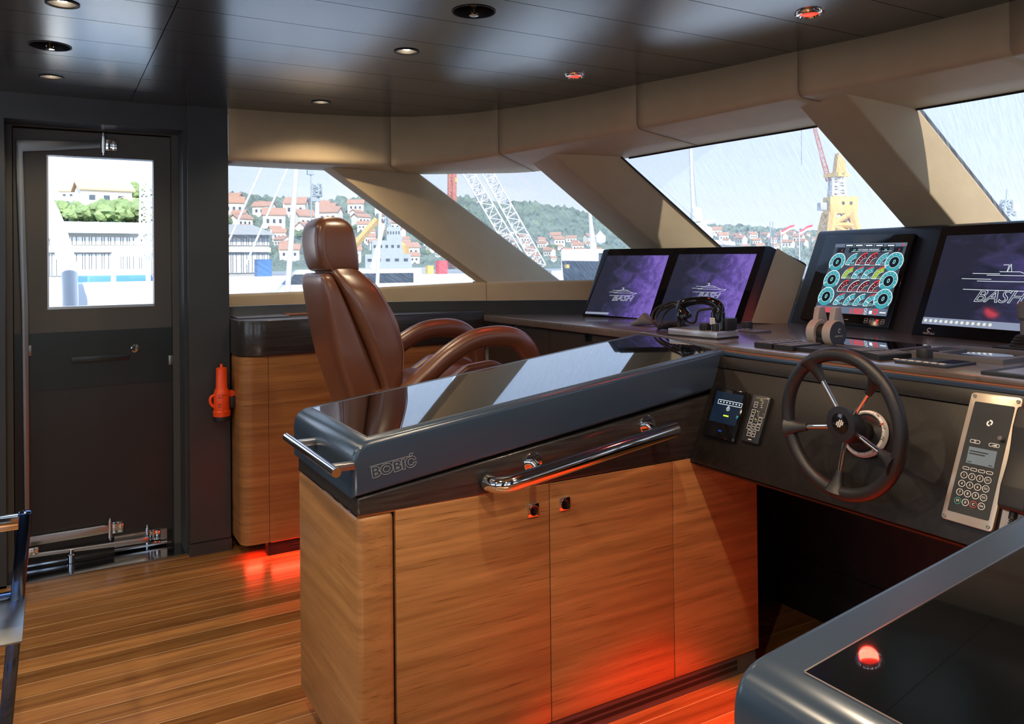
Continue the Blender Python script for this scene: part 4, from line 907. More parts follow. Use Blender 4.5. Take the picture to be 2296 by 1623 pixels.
for cx, cy in [(443, 447), (347, 748), (250, 1040), (1430, 447), (1330, 775), (1235, 1088)]:
    f = RF.at(*gp(cx, cy), 0); mb = MB(); mb.disc(f, KR*.98, 36, GC+.0006); dl_ = mb.build('large_dial', 'g_teal', gt, fix=False)
    mb = MB(); mb.ring(f, KR*.96, KR*1.03, -math.pi*.22, math.pi*1.22, 36, GC+.0012); mb.ring(f, KR*.55, KR*.58, 0, 2*math.pi, 30, GC+.0012)
    for k in range(9): w = math.pi*(1.15-1.3*k/8); mb.box((KR*.80*math.cos(w), KR*.80*math.sin(w), GC+.0010), (KR*.11, KR*.035, .0002), f)
    mb.line(f, (KR*.58*math.cos(math.pi*1.14), KR*.58*math.sin(math.pi*1.14)), (KR*math.cos(math.pi*1.14), KR*math.sin(math.pi*1.14)), KR*.04, GC+.0012)
    mb.build('dial_marks', 'g_white', dl_, fix=False)
    mb = MB(); mb.disc(f, KR*.55, 30, GC+.0010); mb.build('dial_center', 'g_dark', dl_, fix=False)
    text('reading', '0', KR*.62, RF.at(*gp(cx, cy), GC+.0012), 'g_cyan', dl_, shear=.1)
rows = [([(750, 490), (925, 488), (1100, 488), (1290, 490)], 'tmmt', ['0.0', '0.3', '0.2', '0.0']),
        ([(680, 728), (858, 732), (1035, 736), (1220, 738)], 'gttg', ['30.0', '26.1', '26.4', '30.0']),
        ([(603, 955), (780, 962), (955, 968), (1145, 975)], 'mmmm', ['0.0', '0.0', '0.0', '0.0']),
        ([(533, 1188), (710, 1198), (885, 1204), (1068, 1215)], 'tttt', ['26.4', '22.3', '22.3', '22.0'])]
SR = KR*1.22; TM = {'t': 'g_cyan', 'm': 'g_red', 'g': 'g_green'}; FM = {'t': 'g_teal', 'm': 'g_maroon', 'g': 'g_green'}
for ri_, (cs, ks, vals) in enumerate(rows):
    for ci, ((cx, cy), kd, v) in enumerate(zip(cs, ks, vals)):
        f = RF.at(*gp(cx, cy), 0); q0, q1 = math.pi*.52, math.pi
        mb = MB(); mb.ring(f, SR*.60, SR*.96, q0, q1, 14, GC+.0006); dl_ = mb.build('small_dial', FM[kd], gt, fix=False)
        ww = MB(); ww.ring(f, SR*.98, SR*1.03, q0, q1, 14, GC+.0012); ww.ring(f, SR*.575, SR*.60, q0, q1, 14, GC+.0012); ww.line(f, (-SR*1.02, 0), (-SR*.58, 0), SR*.04, GC+.0012)
        for k in range(4): w = q1-(q1-q0)*(k+.6)/4.4; ww.box((SR*.78*math.cos(w), SR*.78*math.sin(w), GC+.0009), (SR*.055, SR*.055, .0002), f)
        if kd == 't' and ri_: w = math.pi*(.86 if ri_ != 3 or ci in (0, 3) else .72); ww.line(f, (SR*.6*math.cos(w), SR*.6*math.sin(w)), (SR*math.cos(w), SR*math.sin(w)), SR*.05, GC+.0013)
        for k in range(6): ww.box((-SR*.72+k*SR*.16, SR*1.17, GC+.0009), (SR*.11, SR*.03, .0002), f)
        ww.build('dial_marks', 'g_white', dl_, fix=False)
        if (ri_ == 1) or (ri_ == 0 and kd == 'm') or (ri_ == 2 and ci in (0, 3)) or (ri_ == 3 and ci in (0, 3)): mb = MB(); mb.ring(f, SR*.96, SR*1.05, q0, q0+.62, 6, GC+.0016); mb.build('red_sector', 'g_red', dl_, fix=False)
        text('reading', v, KR*.33, RF.at(*gp(cx-42, cy-28), GC+.0012), TM[kd], dl_, shear=.1)
for (cx, cy), v, m_ in (((510, 240), '0', 'g_red'), ((720, 238), '27', 'g_cyan'), ((1262, 230), '26', 'g_cyan'), ((1500, 228), '0', 'g_red')):
    mb = MB(); mb.rect(RF.at(*gp(cx, cy), 0), -KR*.52, KR*.52, -KR*.27, KR*.27, GC+.0006); vb = mb.build('value_box', 'g_dark', gt, fix=False)
    text('reading', v, KR*.34, RF.at(*gp(cx+18, cy+8), GC+.0010), m_, vb, shear=.2)
for (cx, cy), v in (((893, 235), 'PORT ENGINE'), ((1080, 232), 'STBD ENGINE')): text('engine_lettering', v, KR*.19, RF.at(*gp(cx, cy), GC+.0010), 'g_white', gt, shear=.2)
for cx, cy in ((937, 1460), (1030, 1465), (1227, 1480)):
    mb = MB(); mb.frame(RF.at(*gp(cx, cy), 0), -KR*.2, KR*.2, -KR*.22, KR*.22, KR*.035, GC); mb.rect(RF.at(*gp(cx, cy), 0), -KR*.165, KR*.165, -KR*.03, KR*.03, GC); mb.build('touch_key', 'ink', gt, fix=False)
mb = MB(); f = RF.at(*gp(1130, 1475), 0); mb.rect(f, -KR*.16, KR*.16, KR*.05, KR*.2, GC); mb.rect(f, -KR*.05, KR*.05, -KR*.22, KR*.05, GC); mb.rect(f, -KR*.14, KR*.14, -KR*.24, -KR*.15, GC); mb.build('red_key', 'g_red', gt, fix=False)
mb = MB(); gface(mb, [(562, 1430), (632, 1434), (631, 1444), (561, 1440)], GC); mb.build('bezel_print', 'ink', gt, fix=False)
# large screen running out of the picture
a0, b1 = AB(RF, 2113, 509); a0b, b0 = AB(RF, 2047.5, 750); aL = (a0+a0b)/2
mb = MB(); mb.prism([RF(a, b, .0005) for a, b in rpoly([(aL, b0), (1.60, b0), (1.60, b1), (aL, b1)], 1)], RF.n*.006, r=.001, seg=1); bs = mb.build('large_screen', 'screenglass', t)
da, db1 = AB(RF, 2125, 530); da2, db0 = AB(RF, 2070.6, 727); da = (da+da2)/2
mb = MB(); mb.rect(RF, da, 1.52, db0, db1, .0072, uv=True); mb.build('display', 'nebula', bs, fix=False)
tb = AB(RF, 2072, 719)[1]
mb = MB(); mb.rect(RF, da, 1.52, db0, db0+.027, .0080); mb.build('taskbar', 'g_task', bs, fix=False)
mb = MB()
for k in range(13): mb.disc(RF.at(da+.014+k*.0215, db0+.014, 0), .0065, 10, .0087)
mb.build('taskbar_icon', 'g_icon', bs, fix=False)
yc = AB(RF, 2236, 640); yacht(RF, bs, (yc[0]+.03, yc[1]), .21, .0082, word=False, w=.0016)
text('screen_lettering', 'BASH', .066, RF.at(*AB(RF, 2240, 668), .0082), 'g_white', bs, shear=.35, outline=.0006, xs=1.12)
def curl(mb, f, r):   # open swirl mark
    mb.ring(f, r*.62, r, .5, 5.2, 18, 0)
lg = RF.at(*AB(RF, 2086, 741), .0070)
mb = MB(); curl(mb, lg, .0085); mb.build('swirl_mark', 'ink', bs, fix=False); text('bezel_lettering', 'W\u00c4RTSIL\u00c4', .0105, RF.at(*AB(RF, 2085, 749), .0066), 'ink', bs)

# ---------------------------------------------------------------- things lying on the helm desk
def dk(px, py, h=0): return on(px, py, z=HZ+h)
def plate(px, h, r=.002):   # four corners seen on the desk, raised by h
    return [dk(*p) for p in px]
# silver handset box with the old black telephone handset
A, B, Cc = dk(1497, 752), dk(1607, 762), dk(1657, 757); U_ = (B-A).normalized(); Wv = V((-U_.y, U_.x, 0)); Wv = Wv if Wv.dot(Cc-B) > 0 else -Wv
wd_, dp_ = (B-A).length, (Cc-B).length
t = thing('deck_telephone', 'black bakelite handset lying on a silver box with coiled cords', 'telephone', A+U_*wd_/2+Wv*dp_/2)
BF = Fr(A, U_, Wv)
mb = MB(); mb.box((wd_/2, dp_/2, .003), (wd_, dp_, .006), BF); mb.build('base', 'black', t)
mb = MB(); mb.box((wd_/2, dp_/2, .017), (wd_-.002, dp_-.002, .024), BF, r=.003); mb.build('case', 'silver', t)
mb = MB(); mb.box((wd_*.5, dp_*.5, .0295), (wd_-.02, dp_-.02, .0016), BF); mb.build('face_plate', 'grayplastic', t)
for a, r, h in ((.70, .019, .028), (.90, .013, .026)):
    f = BF.at(wd_*a, .022, .029); mb = MB(); mb.lathe([(0, 0), (r, 0), (r, h*.7), (r*.94, h), (0, h)], f, 24)
    if r > .015:
        for k in range(12): w = k*math.pi/6; mb.box((r*math.cos(w), r*math.sin(w), h*.4), (.004, .004, h*.62), rot(f, 0))
    mb.build('knob', 'rubber', t)
f = BF.at(.014, dp_*.4, .03); mb = MB(); mb.tube([f(0, 0, 0), f(0, 0, .050), f(.002, 0, .062)], .0085, 14); mb.build('cradle_post', 'rubber', t)
# handset: arched grip with two cups
h0, h1 = on(1519, 690, y=BF(.03, .06).y), on(1604, 684, y=BF(wd_*.78, .06).y)
hx = (h1-h0); hx.z = 0; hx.normalize(); c0 = BF(.028, .055, .108); c1 = BF(wd_*.84, .055, .110)
grip = spline([c0+V((0, 0, -.012))-BF.u*.012, c0+V((0, 0, .012)), c0.lerp(c1, .3)+V((0, 0, .026)), c0.lerp(c1, .7)+V((0, 0, .029)), c1+V((0, 0, .014)), c1+V((0, 0, -.012))+BF.u*.010], 6)
mb = MB(); mb.tube(grip, [.013+.004*abs(math.cos(math.pi*i/(len(grip)-1))) for i in range(len(grip))], 18, flat=1.15); hs = mb.build('handset', 'blackgloss', t)
fa = Fr(c0+V((0, 0, -.020)), BF.v, V((0, 0, 1)).cross(BF.v)+V((0, 0, .0))); 
def cup(p, axis, prof, name): 
    ax = V(axis).normalized(); uu = ax.orthogonal().normalized(); f = Fr(p, uu, ax.cross(uu), ax); mb = MB(); mb.lathe(prof, f, 28); return mb.build(name, 'blackgloss', hs)
cup(c0+V((0, 0, -.008)), BF.u*.35+V((0, 0, -1)), [(0, -.012), (.014, -.012), (.019, 0), (.030, .022), (.031, .030), (.028, .037), (0, .038)], 'ear_cup')
cup(c1+V((0, 0, -.005)), BF.u*.05+V((0, 0, -1)), [(0, -.012), (.016, -.012), (.022, .002), (.026, .012), (.026, .076), (.023, .080), (0, .080)], 'mouth_cup')
f = Fr(c1+V((0, 0, -.045))-BF.v*.0268, BF.u, (0, 0, 1), -BF.v); mb = MB(); mb.box((-.004, 0, 0), (.022, .024, .002), f); lb_ = mb.build('paper_label', 'whiteplastic', t)
mb = MB()
for k in range(3): mb.box((-.004, .006-.006*k, .0015), (.014, .0014, .0006), f)
mb.build('label_print', 'inkblack', lb_, fix=False)
mb = MB(); mb.box((wd_*.90, .085, .052), (.055, .06, .045), BF, r=.004); mb.build('plug_block', 'rubber', t)
# cord loops beside the box
cc = dk(1478, 742); mb = MB()
for k, (rx, ry, dz, ph_) in enumerate(((.078, .045, .050, 0), (.070, .040, .054, .5), (.082, .043, .046, .25), (.062, .036, .048, .8))):
    pts = []
    for i in range(40):
        w = 2*math.pi*i/40; q = cc + U_*(.035+.012*k-.02 + rx*math.cos(w)*1.05) + Wv*(.03+ry*.5*math.sin(w)) + V((0, 0, .012+dz*(1+math.sin(w+ph_*.4))))
        pts.append(q)
    mb.tube(pts, .0048, 8, closed=True)
mb.tube(spline([cc+U_*.03+V((0, 0, .10)), cc+U_*.085+V((0, 0, .115)), BF(.014, dp_*.4, .10), BF(.03, .05, .10)], 8), .0045, 8)
mb.build('cord', 'rubber', t)
mb = MB(); P0, P1 = cc+U_*.0-Wv*.01+V((0, 0, .012)), cc+U_*.15+Wv*.03+V((0, 0, .016)); ax = (P1-P0).normalized(); s1_ = ax.orthogonal().normalized(); s2_ = ax.cross(s1_); n_ = 200
mb.tube([P0.lerp(P1, i/n_)+s1_*(.009*math.cos(i*.62))+s2_*(.009*math.sin(i*.62))+V((0, 0, .018*math.sin(math.pi*i/n_))) for i in range(n_+1)], .0026, 6); mb.build('coiled_cord', 'rubber', t)
mb = MB(); mb.tube(spline([c1+BF.u*-.02+V((0, 0, .0)), BF(wd_*.55, .03, .10), BF(wd_*.48, .03, .06), BF(wd_*.30, .05, .05), BF(.03, .06, .065), cc+U_*.12+V((0, 0, .085))], 8), .0045, 8); mb.build('cord', 'rubber', t)

p = dk(1441, 730); f = Fr(p, (-.5, .85, 0), (-.85, -.5, 0), (0, 0, 1))
mb = MB(); prof = []
G = []
for i in range(9):
    x = -.060+.120*i/8; hh = .012+.050*math.exp(-((x+.012)/.034)**2); wv = .032*math.sqrt(max(.02, 1-(x/.064)**2))
    G.append([mb.bm.verts.new(f(x, wv*math.cos(math.pi*j/8), .001+hh*math.sin(math.pi*j/8)**.8)) for j in range(9)])
for A_, B_ in zip(G, G[1:]):
    for j in range(8): mb.bm.faces.new((A_[j], A_[j+1], B_[j+1], B_[j]))
for g_ in G: pass
mb.bm.faces.new(G[0]); mb.bm.faces.new(G[-1][::-1]); mb.bm.faces.new([g_[0] for g_ in G]+[g_[-1] for g_ in G[::-1]])
o = mb.build('computer_mouse', 'grayplastic', sub=1); tag(o, 'gray computer mouse on the desk left of the telephone cords', 'mouse')

def axbox(pl_, pn, pr, h, r=.0015):   # desk plate from its left, near and right corners (square to the desk)
    l, n, r_ = dk(*pl_, h), dk(*pn, h), dk(*pr, h); x0 = (l.x+n.x)/2; y1 = l.y; y0 = (n.y+r_.y)/2; x1 = r_.x
    return x0, x1, y0, y1
def knob(mb, c, r, h): mb.lathe([(0, 0), (r, 0), (r, h*.85), (r*.93, h), (0, h)], Fr(c, (1, 0, 0), (0, 1, 0)), 32)
# small knob panel beside the telephone
c = dk(1688, 743); t = thing('knob_panel', 'small flat panel with one black knob behind the telephone', 'control panel', c)
mb = MB(); mb.box((0, 0, .003), (.085, .115, .006), Fr(c, (1, 0, 0), (0, 1, 0)), r=.001); mb.build('plate', 'grayplastic', t)
k = dk(1675, 741); mb = MB(); knob(mb, V((k.x, k.y, HZ+.010)), .0225, .026); mb.build('knob', 'rubber', t)
mb = MB(); knob(mb, V((k.x, k.y, HZ+.006)), .0205, .005); mb.build('knob_ring', 'steel', t)
# three keypads, the third carrying the throttle
def keyblock(pxs, h, label, n=(5, 2)):
    P = [dk(*p, h) for p in pxs]; c = sum(P, V())/4
    t = thing('key_panel', label, 'key panel', (c.x, c.y, HZ), 'button panels on the helm desk')
    mb = MB(); mb.prism([V((p.x, p.y, HZ+.0005)) for p in P], (0, 0, h-.001), r=.001, seg=1); mb.build('panel_block', 'black', t)
    mb = MB()
    for i in range(n[0]):
        for j in range(n[1]):
            a, b = (i+.5)/n[0], (j+.5)/n[1]; q = P[0].lerp(P[3], a).lerp(P[1].lerp(P[2], a), b); e1 = (P[3]-P[0])/n[0]*.36; e2 = (P[1]-P[0])/n[1]*.36
            mb.prism([q-e1-e2, q+e1-e2, q+e1+e2, q-e1+e2], (0, 0, .0018))
    mb.build('button', 'grayplastic', t, smooth=False); return t
keyblock([(1691, 767), (1730, 771.5), (1805, 765), (1764, 761.5)], .016, 'black button panel furthest left in front of the screens')
keyblock([(1735, 772), (1777, 776.5), (1843, 770), (1806, 766)], .016, 'black button panel between the leftmost panel and the throttle')
keyblock([(1900, 781), (1972, 797), (2044, 791.5), (1965, 779)], .016, 'black button panel partly hidden by the top of the steering wheel')
c = dk(1866, 776); t = thing('throttle', 'twin gray throttle levers with a dark round disc on a black base', 'throttle', (c.x, c.y, HZ))
P = [dk(*p, .012) for p in ((1778, 778), (1885, 788), (1945, 781), (1842, 771))]
mb = MB(); mb.prism([V((p.x, p.y, HZ+.0005)) for p in P], (0, 0, .0115), r=.001, seg=1); mb.build('base_plate', 'black', t)
TX = c.x+.02; tc_ = on(1879, 748.5, x=TX); dr = .045
cz = tc_.z; yy = tc_.y
TFr = lambda y: Fr((TX, y, cz), (1, 0, 0), (0, 0, 1), (0, -1, 0))
mb = MB(); mb.box((TX, yy+.045, HZ+.012+(cz-HZ-.03)/2), (.062, .088, cz-HZ-.02), r=.004); mb.build('pedestal', 'black', t)
yl = on(1836, 744, x=TX).y
for k, y in enumerate((yy, yl-.012)):
    f = TFr(y); th = .034
    mb = MB(); mb.lathe([(0, -th), (dr*.9, -th), (dr, -th+.005), (dr, -.006), (dr*.94, 0), (0, 0)], f, 40)
    q = rpoly([(-.030, .020), (-.014, .086, .004), (.012, .090, .004), (.036, .015)], 4)
    mb.prism([f(a+.012, b, -th+.006) for a, b in q], f.n*(th-.012), r=.003); lv = mb.build('lever', 'throttle', t)
    if k == 0:
        mb = MB(); mb.lathe([(0, .001), (dr*.93, .001), (dr*.93, -.003), (0, -.003)], f, 40); dsc = mb.build('dark_disc', 'throttledisc', t)
        mb = MB(); curl(mb, f.at(.006, .010, .0016), .0075); mb.build('swirl_mark', 'ink', dsc, fix=False); text('disc_lettering', 'W\u00c4RTSIL\u00c4', .0085, f.at(.002, -.008, .001), 'ink', dsc)
mb = MB(); mb.lathe([(0, -.10), (.031, -.10), (.031, 0), (0, 0)], TFr(yy), 32); mb.build('hub', 'rubber', t)
# flat touch screen, bezel, knob panel, compass, corner screen, joystick
q = [dk(*p, .007) for p in ((1897, 755.5), (2088, 774.5), (1996, 785))]; q.append(q[0]+q[2]-q[1])
t = thing('touch_panel', 'flat black touch panel behind the throttle', 'touch panel', dk(1990, 772))
mb = MB(); mb.prism([V((p.x, p.y, HZ)) for p in q], (0, 0, .007), r=.001, seg=1); mb.build('frame', 'grayplastic', t)
cq = sum(q, V())/4; mb = MB(); mb.prism([cq+(p-cq)*.96 for p in q], (0, 0, .0012)); mb.build('glass', 'tableglass', t, smooth=False)
x0, x1, y0, y1 = axbox((2046, 784), (2114, 789), (2164, 781.5), .012); t = thing('frame_panel', 'small dark framed panel beside the touch panel', 'control panel', ((x0+x1)/2, (y0+y1)/2, HZ))
mb = MB(); mb.bx(x0, x1, y0, y1, HZ, HZ+.012, r=.001); mb.build('frame', 'grayplastic', t)
mb = MB(); mb.bx(x0+.018, x1-.012, y0+.012, y1-.012, HZ+.011, HZ+.0128); mb.build('face', 'housing', t)
x0, x1, y0, y1 = axbox((2008, 807), (2114, 820), (2194, 812), .007); t = thing('knob_panel', 'flat panel with one black knob right of the wheel top', 'control panel', ((x0+x1)/2, (y0+y1)/2, HZ))
mb = MB(); mb.bx(x0, x1, y0, y1, HZ, HZ+.007, r=.001); mb.build('plate', 'housing', t)
mb = MB(); mb.bx(x0+.05, x1-.008, y0+.01, y1-.09, HZ+.0065, HZ+.0080); mb.build('face', 'screenglass', t)
k = dk(2073, 806); mb = MB(); knob(mb, V((k.x, k.y, HZ+.007)), .0215, .024); mb.build('knob', 'rubber', t)
mb = MB()
for i in range(7): mb.bx(x0+.016, x0+.026, y0+.015+i*.022, y0+.030+i*.022, HZ+.007, HZ+.0092)
mb.build('button', 'ink', t, smooth=False)
cp = dk(2199, 798.5); r_ = .112; t = thing('compass_panel', 'square panel with a round glass-covered opening on the right of the desk', 'compass', cp)
mb = MB(); nseg = 48; s_ = .135
oc = [(cp.x+s_*max(-1, min(1, 1.4142*math.cos(w))), cp.y+s_*max(-1, min(1, 1.4142*math.sin(w)))) for w in [2*math.pi*i/nseg for i in range(nseg)]]
inn = [(cp.x+r_*math.cos(w), cp.y+r_*math.sin(w)) for w in [2*math.pi*i/nseg for i in range(nseg)]]
L4 = [[mb.bm.verts.new((x, y, z)) for x, y in pts] for pts, z in ((oc, HZ), (oc, HZ+.012), (inn, HZ+.012), (inn, HZ+.003))]
for A_, B_ in zip(L4, L4[1:]):
    for j in range(nseg): mb.bm.faces.new((A_[j], A_[(j+1) % nseg], B_[(j+1) % nseg], B_[j]))
mb.build('frame', 'grayplastic', t)
mb = MB(); mb.lathe([(0, .002), (r_, .002), (r_, .0055), (0, .0058)], Fr((cp.x, cp.y, HZ), (1, 0, 0), (0, 1, 0)), 48); mb.build('dial_glass', 'tableglass', t)
l = dk(2201, 831, .008); t = thing('corner_screen', 'light flat screen in a dark frame at the right edge of the desk', 'screen', (l.x+.09, l.y-.13, HZ))
mb = MB(); mb.bx(l.x-.005, l.x+.19, l.y-.36, l.y, HZ, HZ+.008, r=.001); mb.build('frame', 'housing', t)
mb = MB(); mb.bx(l.x+.016, l.x+.17, l.y-.34, l.y-.03, HZ+.007, HZ+.0088); mb.build('display', 'silver', t)
c = dk(2296, 783); t = thing('joystick', 'black joystick with a ribbed boot at the right edge', 'joystick', c)
mb = MB(); mb.box((c.x, c.y, HZ+.004), (.12, .13, .008), r=.001); mb.build('plate', 'black', t)
mb = MB(); mb.lathe([(0, .008), (.040, .008), (.040, .014), (.034, .018), (.036, .022), (.029, .027), (.031, .031), (.024, .036), (.025, .040), (.016, .046), (0, .046)], Fr((c.x, c.y, HZ), (1, 0, 0), (0, 1, 0)), 32); mb.build('boot', 'rubber', t)
mb = MB(); mb.lathe([(.010, .044), (.010, .09), (.017, .10), (.018, .14), (.012, .15), (0, .151)], Fr((c.x, c.y, HZ), (1, 0, 0), (0, 1, 0)), 24); mb.build('stick', 'grayplastic', t)

# ---------------------------------------------------------------- steering wheel and rudder indicator
WT, WY = math.radians(20), math.radians(-4); WR = .195
wn = V((-math.cos(WT)*math.cos(WY), -math.cos(WT)*math.sin(WY), math.sin(WT))); wu = V((0, 0, 1)).cross(wn).normalized()
wu = -wu if wu.y > 0 else wu
wc = on(1884, 950, x=1.75); WFr = Fr(wc, wu, (0, 0, 1), wn)
t = thing('steering_wheel', 'black rimmed steering wheel with five chrome spokes', 'steering wheel', wc)
ri = .0175; rc = WR-ri
mb = MB(); mb.tube([WFr(rc*math.cos(w), rc*math.sin(w), 0) for w in [2*math.pi*i/96 for i in range(96)]], ri, 20, closed=True, upv=wn); mb.build('rim', 'wheelrim', t)
for k in range(5):
    w = math.radians(49+72*k); cs, sn = math.cos(w), math.sin(w)
    mb = MB(); mb.tube([WFr(.030*cs, .030*sn, -.022), WFr((rc-.048)*cs, (rc-.048)*sn, -.008)], .0062, 14); sp_ = mb.build('spoke', 'chrome', t)
    mb = MB(); pa = [WFr(x*cs, x*sn, z) for x, z in ((rc-.056, -.009), (rc-.046, -.007), (rc-.028, -.003), (rc-.012, 0), (rc+.002, .002))]
    mb.tube(pa, [.0085, .0095, .0125, .0185, .026], 16, flat=1.25, upv=wn); mb.build('spoke_boot', 'wheelrim', sp_)
mb = MB(); mb.lathe([(0, -.062), (.036, -.062), (.043, -.050), (.0465, -.006), (.0445, .0), (.027, .0015), (.0265, -.001), (0, -.001)], WFr, 48); hb = mb.build('hub', 'grayplastic', t); hb.data.materials[0] = M['wheelrim']
mb = MB(); mb.lathe([(0, .002), (.016, .0015), (.0255, -.0005), (.0255, -.002), (0, -.002)], WFr, 40); em = mb.build('emblem', 'blackgloss', t)
mb = MB(); e4 = WFr.at(0, 0, .0026); sl = .35
for i, (x, y0_, y1_) in enumerate(((-.0085, -.006, .004), (-.003, -.010, .010), (.003, -.010, .010), (.0085, -.004, .006))):
    w_ = .0042; mb.face([e4(x+y0_*sl-w_/2, y0_), e4(x+y0_*sl+w_/2, y0_), e4(x+y1_*sl+w_/2, y1_), e4(x+y1_*sl-w_/2, y1_)])
mb.build('emblem_bars', 'ink', em, fix=False)
da_, db_ = AB(PF, 1944, 974); dc = PF(da_, db_, .003)
mb = MB(); ax = (dc-WFr(0, 0, -.05)); mb.tube([WFr(0, 0, -.055), dc-ax.normalized()*.02], .030, 28); mb.build('column', 'rubber', t)
t = thing('rudder_indicator', 'white ring dial with degree marks behind the wheel hub', 'dial', dc)
f = Fr(dc, PF.u, PF.v, PF.n)
mb = MB(); mb.lathe([(.054, 0), (.064, 0), (.0645, .004), (.061, .014), (.056, .017), (.053, .014), (.053, 0)], f, 48); rg = mb.build('dial_ring', 'whiteplastic', t)
mb = MB(); mb.lathe([(0, .001), (.053, .001), (.053, .010), (.036, .024), (0, .024)], f, 40); mb.build('dial_body', 'black', t)
mb = MB()
for k in range(-8, 9):
    w = math.radians(k*10-8); g_ = rot(f, w); L0 = .0515 if k % 2 == 0 else .054; mb.rect(g_, L0+.004, .0595, -.0005, .0005, .0172)
mb.build('degree_mark', 'inkblack', rg, fix=False)
for k, v in ((2.3, '20'), (-.6, '20'), (-4.3, '40'), (6, '40')):
    w = math.radians(k*10); g_ = rot(f, w); text('degree_number', v, .012, Fr(g_(.0605, 0, .0135), g_.v, -g_.u+g_.n*.0), 'inkblack', rg, c=.0022)
mb = MB(); mb.rect(rot(f, math.radians(33)), .052, .064, -.002, .002, .0180); mb.build('red_pointer', 'inkred', rg, fix=False)

# ---------------------------------------------------------------- instruments on the sloping panel
# autopilot display
g = quad_ab(PF, [(1612, 872), (1683, 880), (1650, 991), (1577, 978)])
t = thing('autopilot_display', 'black upright display showing a zero dial left of the wheel', 'display', PF(g[0][0], g[2][1]))
a0, a1, b0, b1 = (g[0][0]+g[3][0])/2, (g[1][0]+g[2][0])/2, (g[2][1]+g[3][1])/2, (g[0][1]+g[1][1])/2
mb = MB(); mb.box(((a0+a1)/2, (b0+b1)/2, .005), (a1-a0, b1-b0, .014), PF, r=.002); cs_ = mb.build('case', 'blackgloss', t)
S = .0124
def ap(cx, cy): return AB(Fr(PF(0, 0, S), PF.u, PF.v, PF.n), 1560+cx*.09857, 860+cy*.09857)
x0, y1_ = ap(555, 215); x1, y0_ = ap(990, 800); xl = a0+.012; xr = a1-.010
mb = MB(); mb.rect(PF, xl, xr, b0+.050, b1-.012, S); mb.build('display', 'g_navy', cs_, fix=False)
mb = MB(); q = [ap(*p) for p in ((530, 355), (1065, 460), (1035, 550), (505, 445))]
for i in range(4): mb.line(PF, q[i], q[(i+1) % 4], .0014, S+.0006)
for i in range(7):
    p_ = [q[0][j]+(q[1][j]-q[0][j])*(i+.8)/7.6 for j in (0, 1)]; mb.box((p_[0], p_[1]-.0062, S+.0005), (.0042, .0038, .0004), PF)
cx_ = ap(738, 575); mb.ring(PF.at(*cx_, 0), .0055, .0068, 0, 6.283, 24, S+.0006); mb.face([PF(cx_[0]-.002, cx_[1]+.0066, S+.0006), PF(cx_[0]+.002, cx_[1]+.0066, S+.0006), PF(cx_[0], cx_[1]+.010, S+.0006)])
mb.build('heading_tape', 'g_white', cs_, fix=False); text('reading', '0', .010, PF.at(*cx_, S+.0006), 'g_white', cs_)
mb = MB(); p_ = ap(688, 735); mb.rect(PF, p_[0]-.011, p_[0]+.011, p_[1]-.0022, p_[1]+.0022, S+.0006); mb.build('mode_line', 'g_yellow', cs_, fix=False)
mb = MB(); p_ = ap(948, 750); mb.rect(PF, p_[0]-.004, p_[0]+.004, p_[1]-.002, p_[1]+.002, S+.0006); mb.rect(PF, p_[0]-.004, p_[0]+.003, p_[1]-.0065, p_[1]-.0045, S+.0006); mb.build('side_value', 'g_teal', cs_, fix=False)
mb = MB(); p_ = ap(555, 1075); mb.rect(PF, p_[0]-.008, p_[0]+.006, p_[1]-.0022, p_[1]+.0022, S+.0006); mb.build('maker_line', 'g_blue', cs_, fix=False)
# alarm keypad
g = quad_ab(PF, [(1695, 887), (1734, 892), (1701, 998), (1663, 987)])
a0, a1, b0, b1 = (g[0][0]+g[3][0])/2, (g[1][0]+g[2][0])/2, (g[2][1]+g[3][1])/2, (g[0][1]+g[1][1])/2
t = thing('alarm_keypad', 'narrow black keypad with pale outlined buttons left of the wheel', 'keypad', PF(a0, b0))
mb = MB(); mb.box(((a0+a1)/2, (b0+b1)/2, .004), (a1-a0, b1-b0, .010), PF, r=.0015); kp = mb.build('case', 'housing', t)
S = .0094
for (cx, cy), w, h in (((1377, 482), 48, 62), ((1318, 657), 52, 66), ((1270, 812), 52, 70), ((1467, 850), 52, 70), ((1222, 965), 52, 66), ((1323, 980), 46, 60), ((1420, 1000), 52, 66), ((1222, 1122), 50, 66), ((1320, 1147), 50, 66)):
    p_ = ap(cx, cy); k_ = .00014
    mb = MB(); mb.box((p_[0], p_[1], .0098), (w*2*k_, h*2*k_, .0016), PF, r=.0006); b_ = mb.build('button', 'rubber', t)
    mb = MB(); mb.frame(PF.at(*p_, 0), -w*k_, w*k_, -h*k_, h*k_, .0009, .0109); mb.rect(PF.at(*p_, 0), -w*k_*.5, w*k_*.5, -.0006, .0006, .0109); mb.build('button_outline', 'inkglow', b_, fix=False)
mb = MB(); q = [ap(*p) for p in ((1378, 318), (1670, 362), (1555, 780), (1410, 750))]
for i in range(3): mb.line(PF, q[i], q[i+1], .0007, S+.0006)
for p, w in (((1525, 380), 12), ((1527, 420), 26), ((1515, 458), 26), ((1500, 500), 26), ((1500, 545), 38), ((1445, 640), 12), ((1430, 680), 14), ((1420, 718), 18), ((1655, 342), 48), ((1535, 705), 8), ((1380, 815), 18), ((1365, 855), 18)):
    p_ = ap(*p); mb.rect(PF.at(*p_, 0), -w*.00011, w*.00011, -.0009, .0009, S+.0006)
p_ = ap(1230, 1270); mb.rect(PF.at(*p_, 0), -.0065, .0065, -.0014, .0014, S+.0006); mb.build('print', 'ink', kp, fix=False)
mb = MB()
for p in ((1492, 374), (1410, 632), (1355, 806)): p_ = ap(*p); mb.rect(PF.at(*p_, 0), -.0013, .0013, -.0016, .0016, S+.0008)
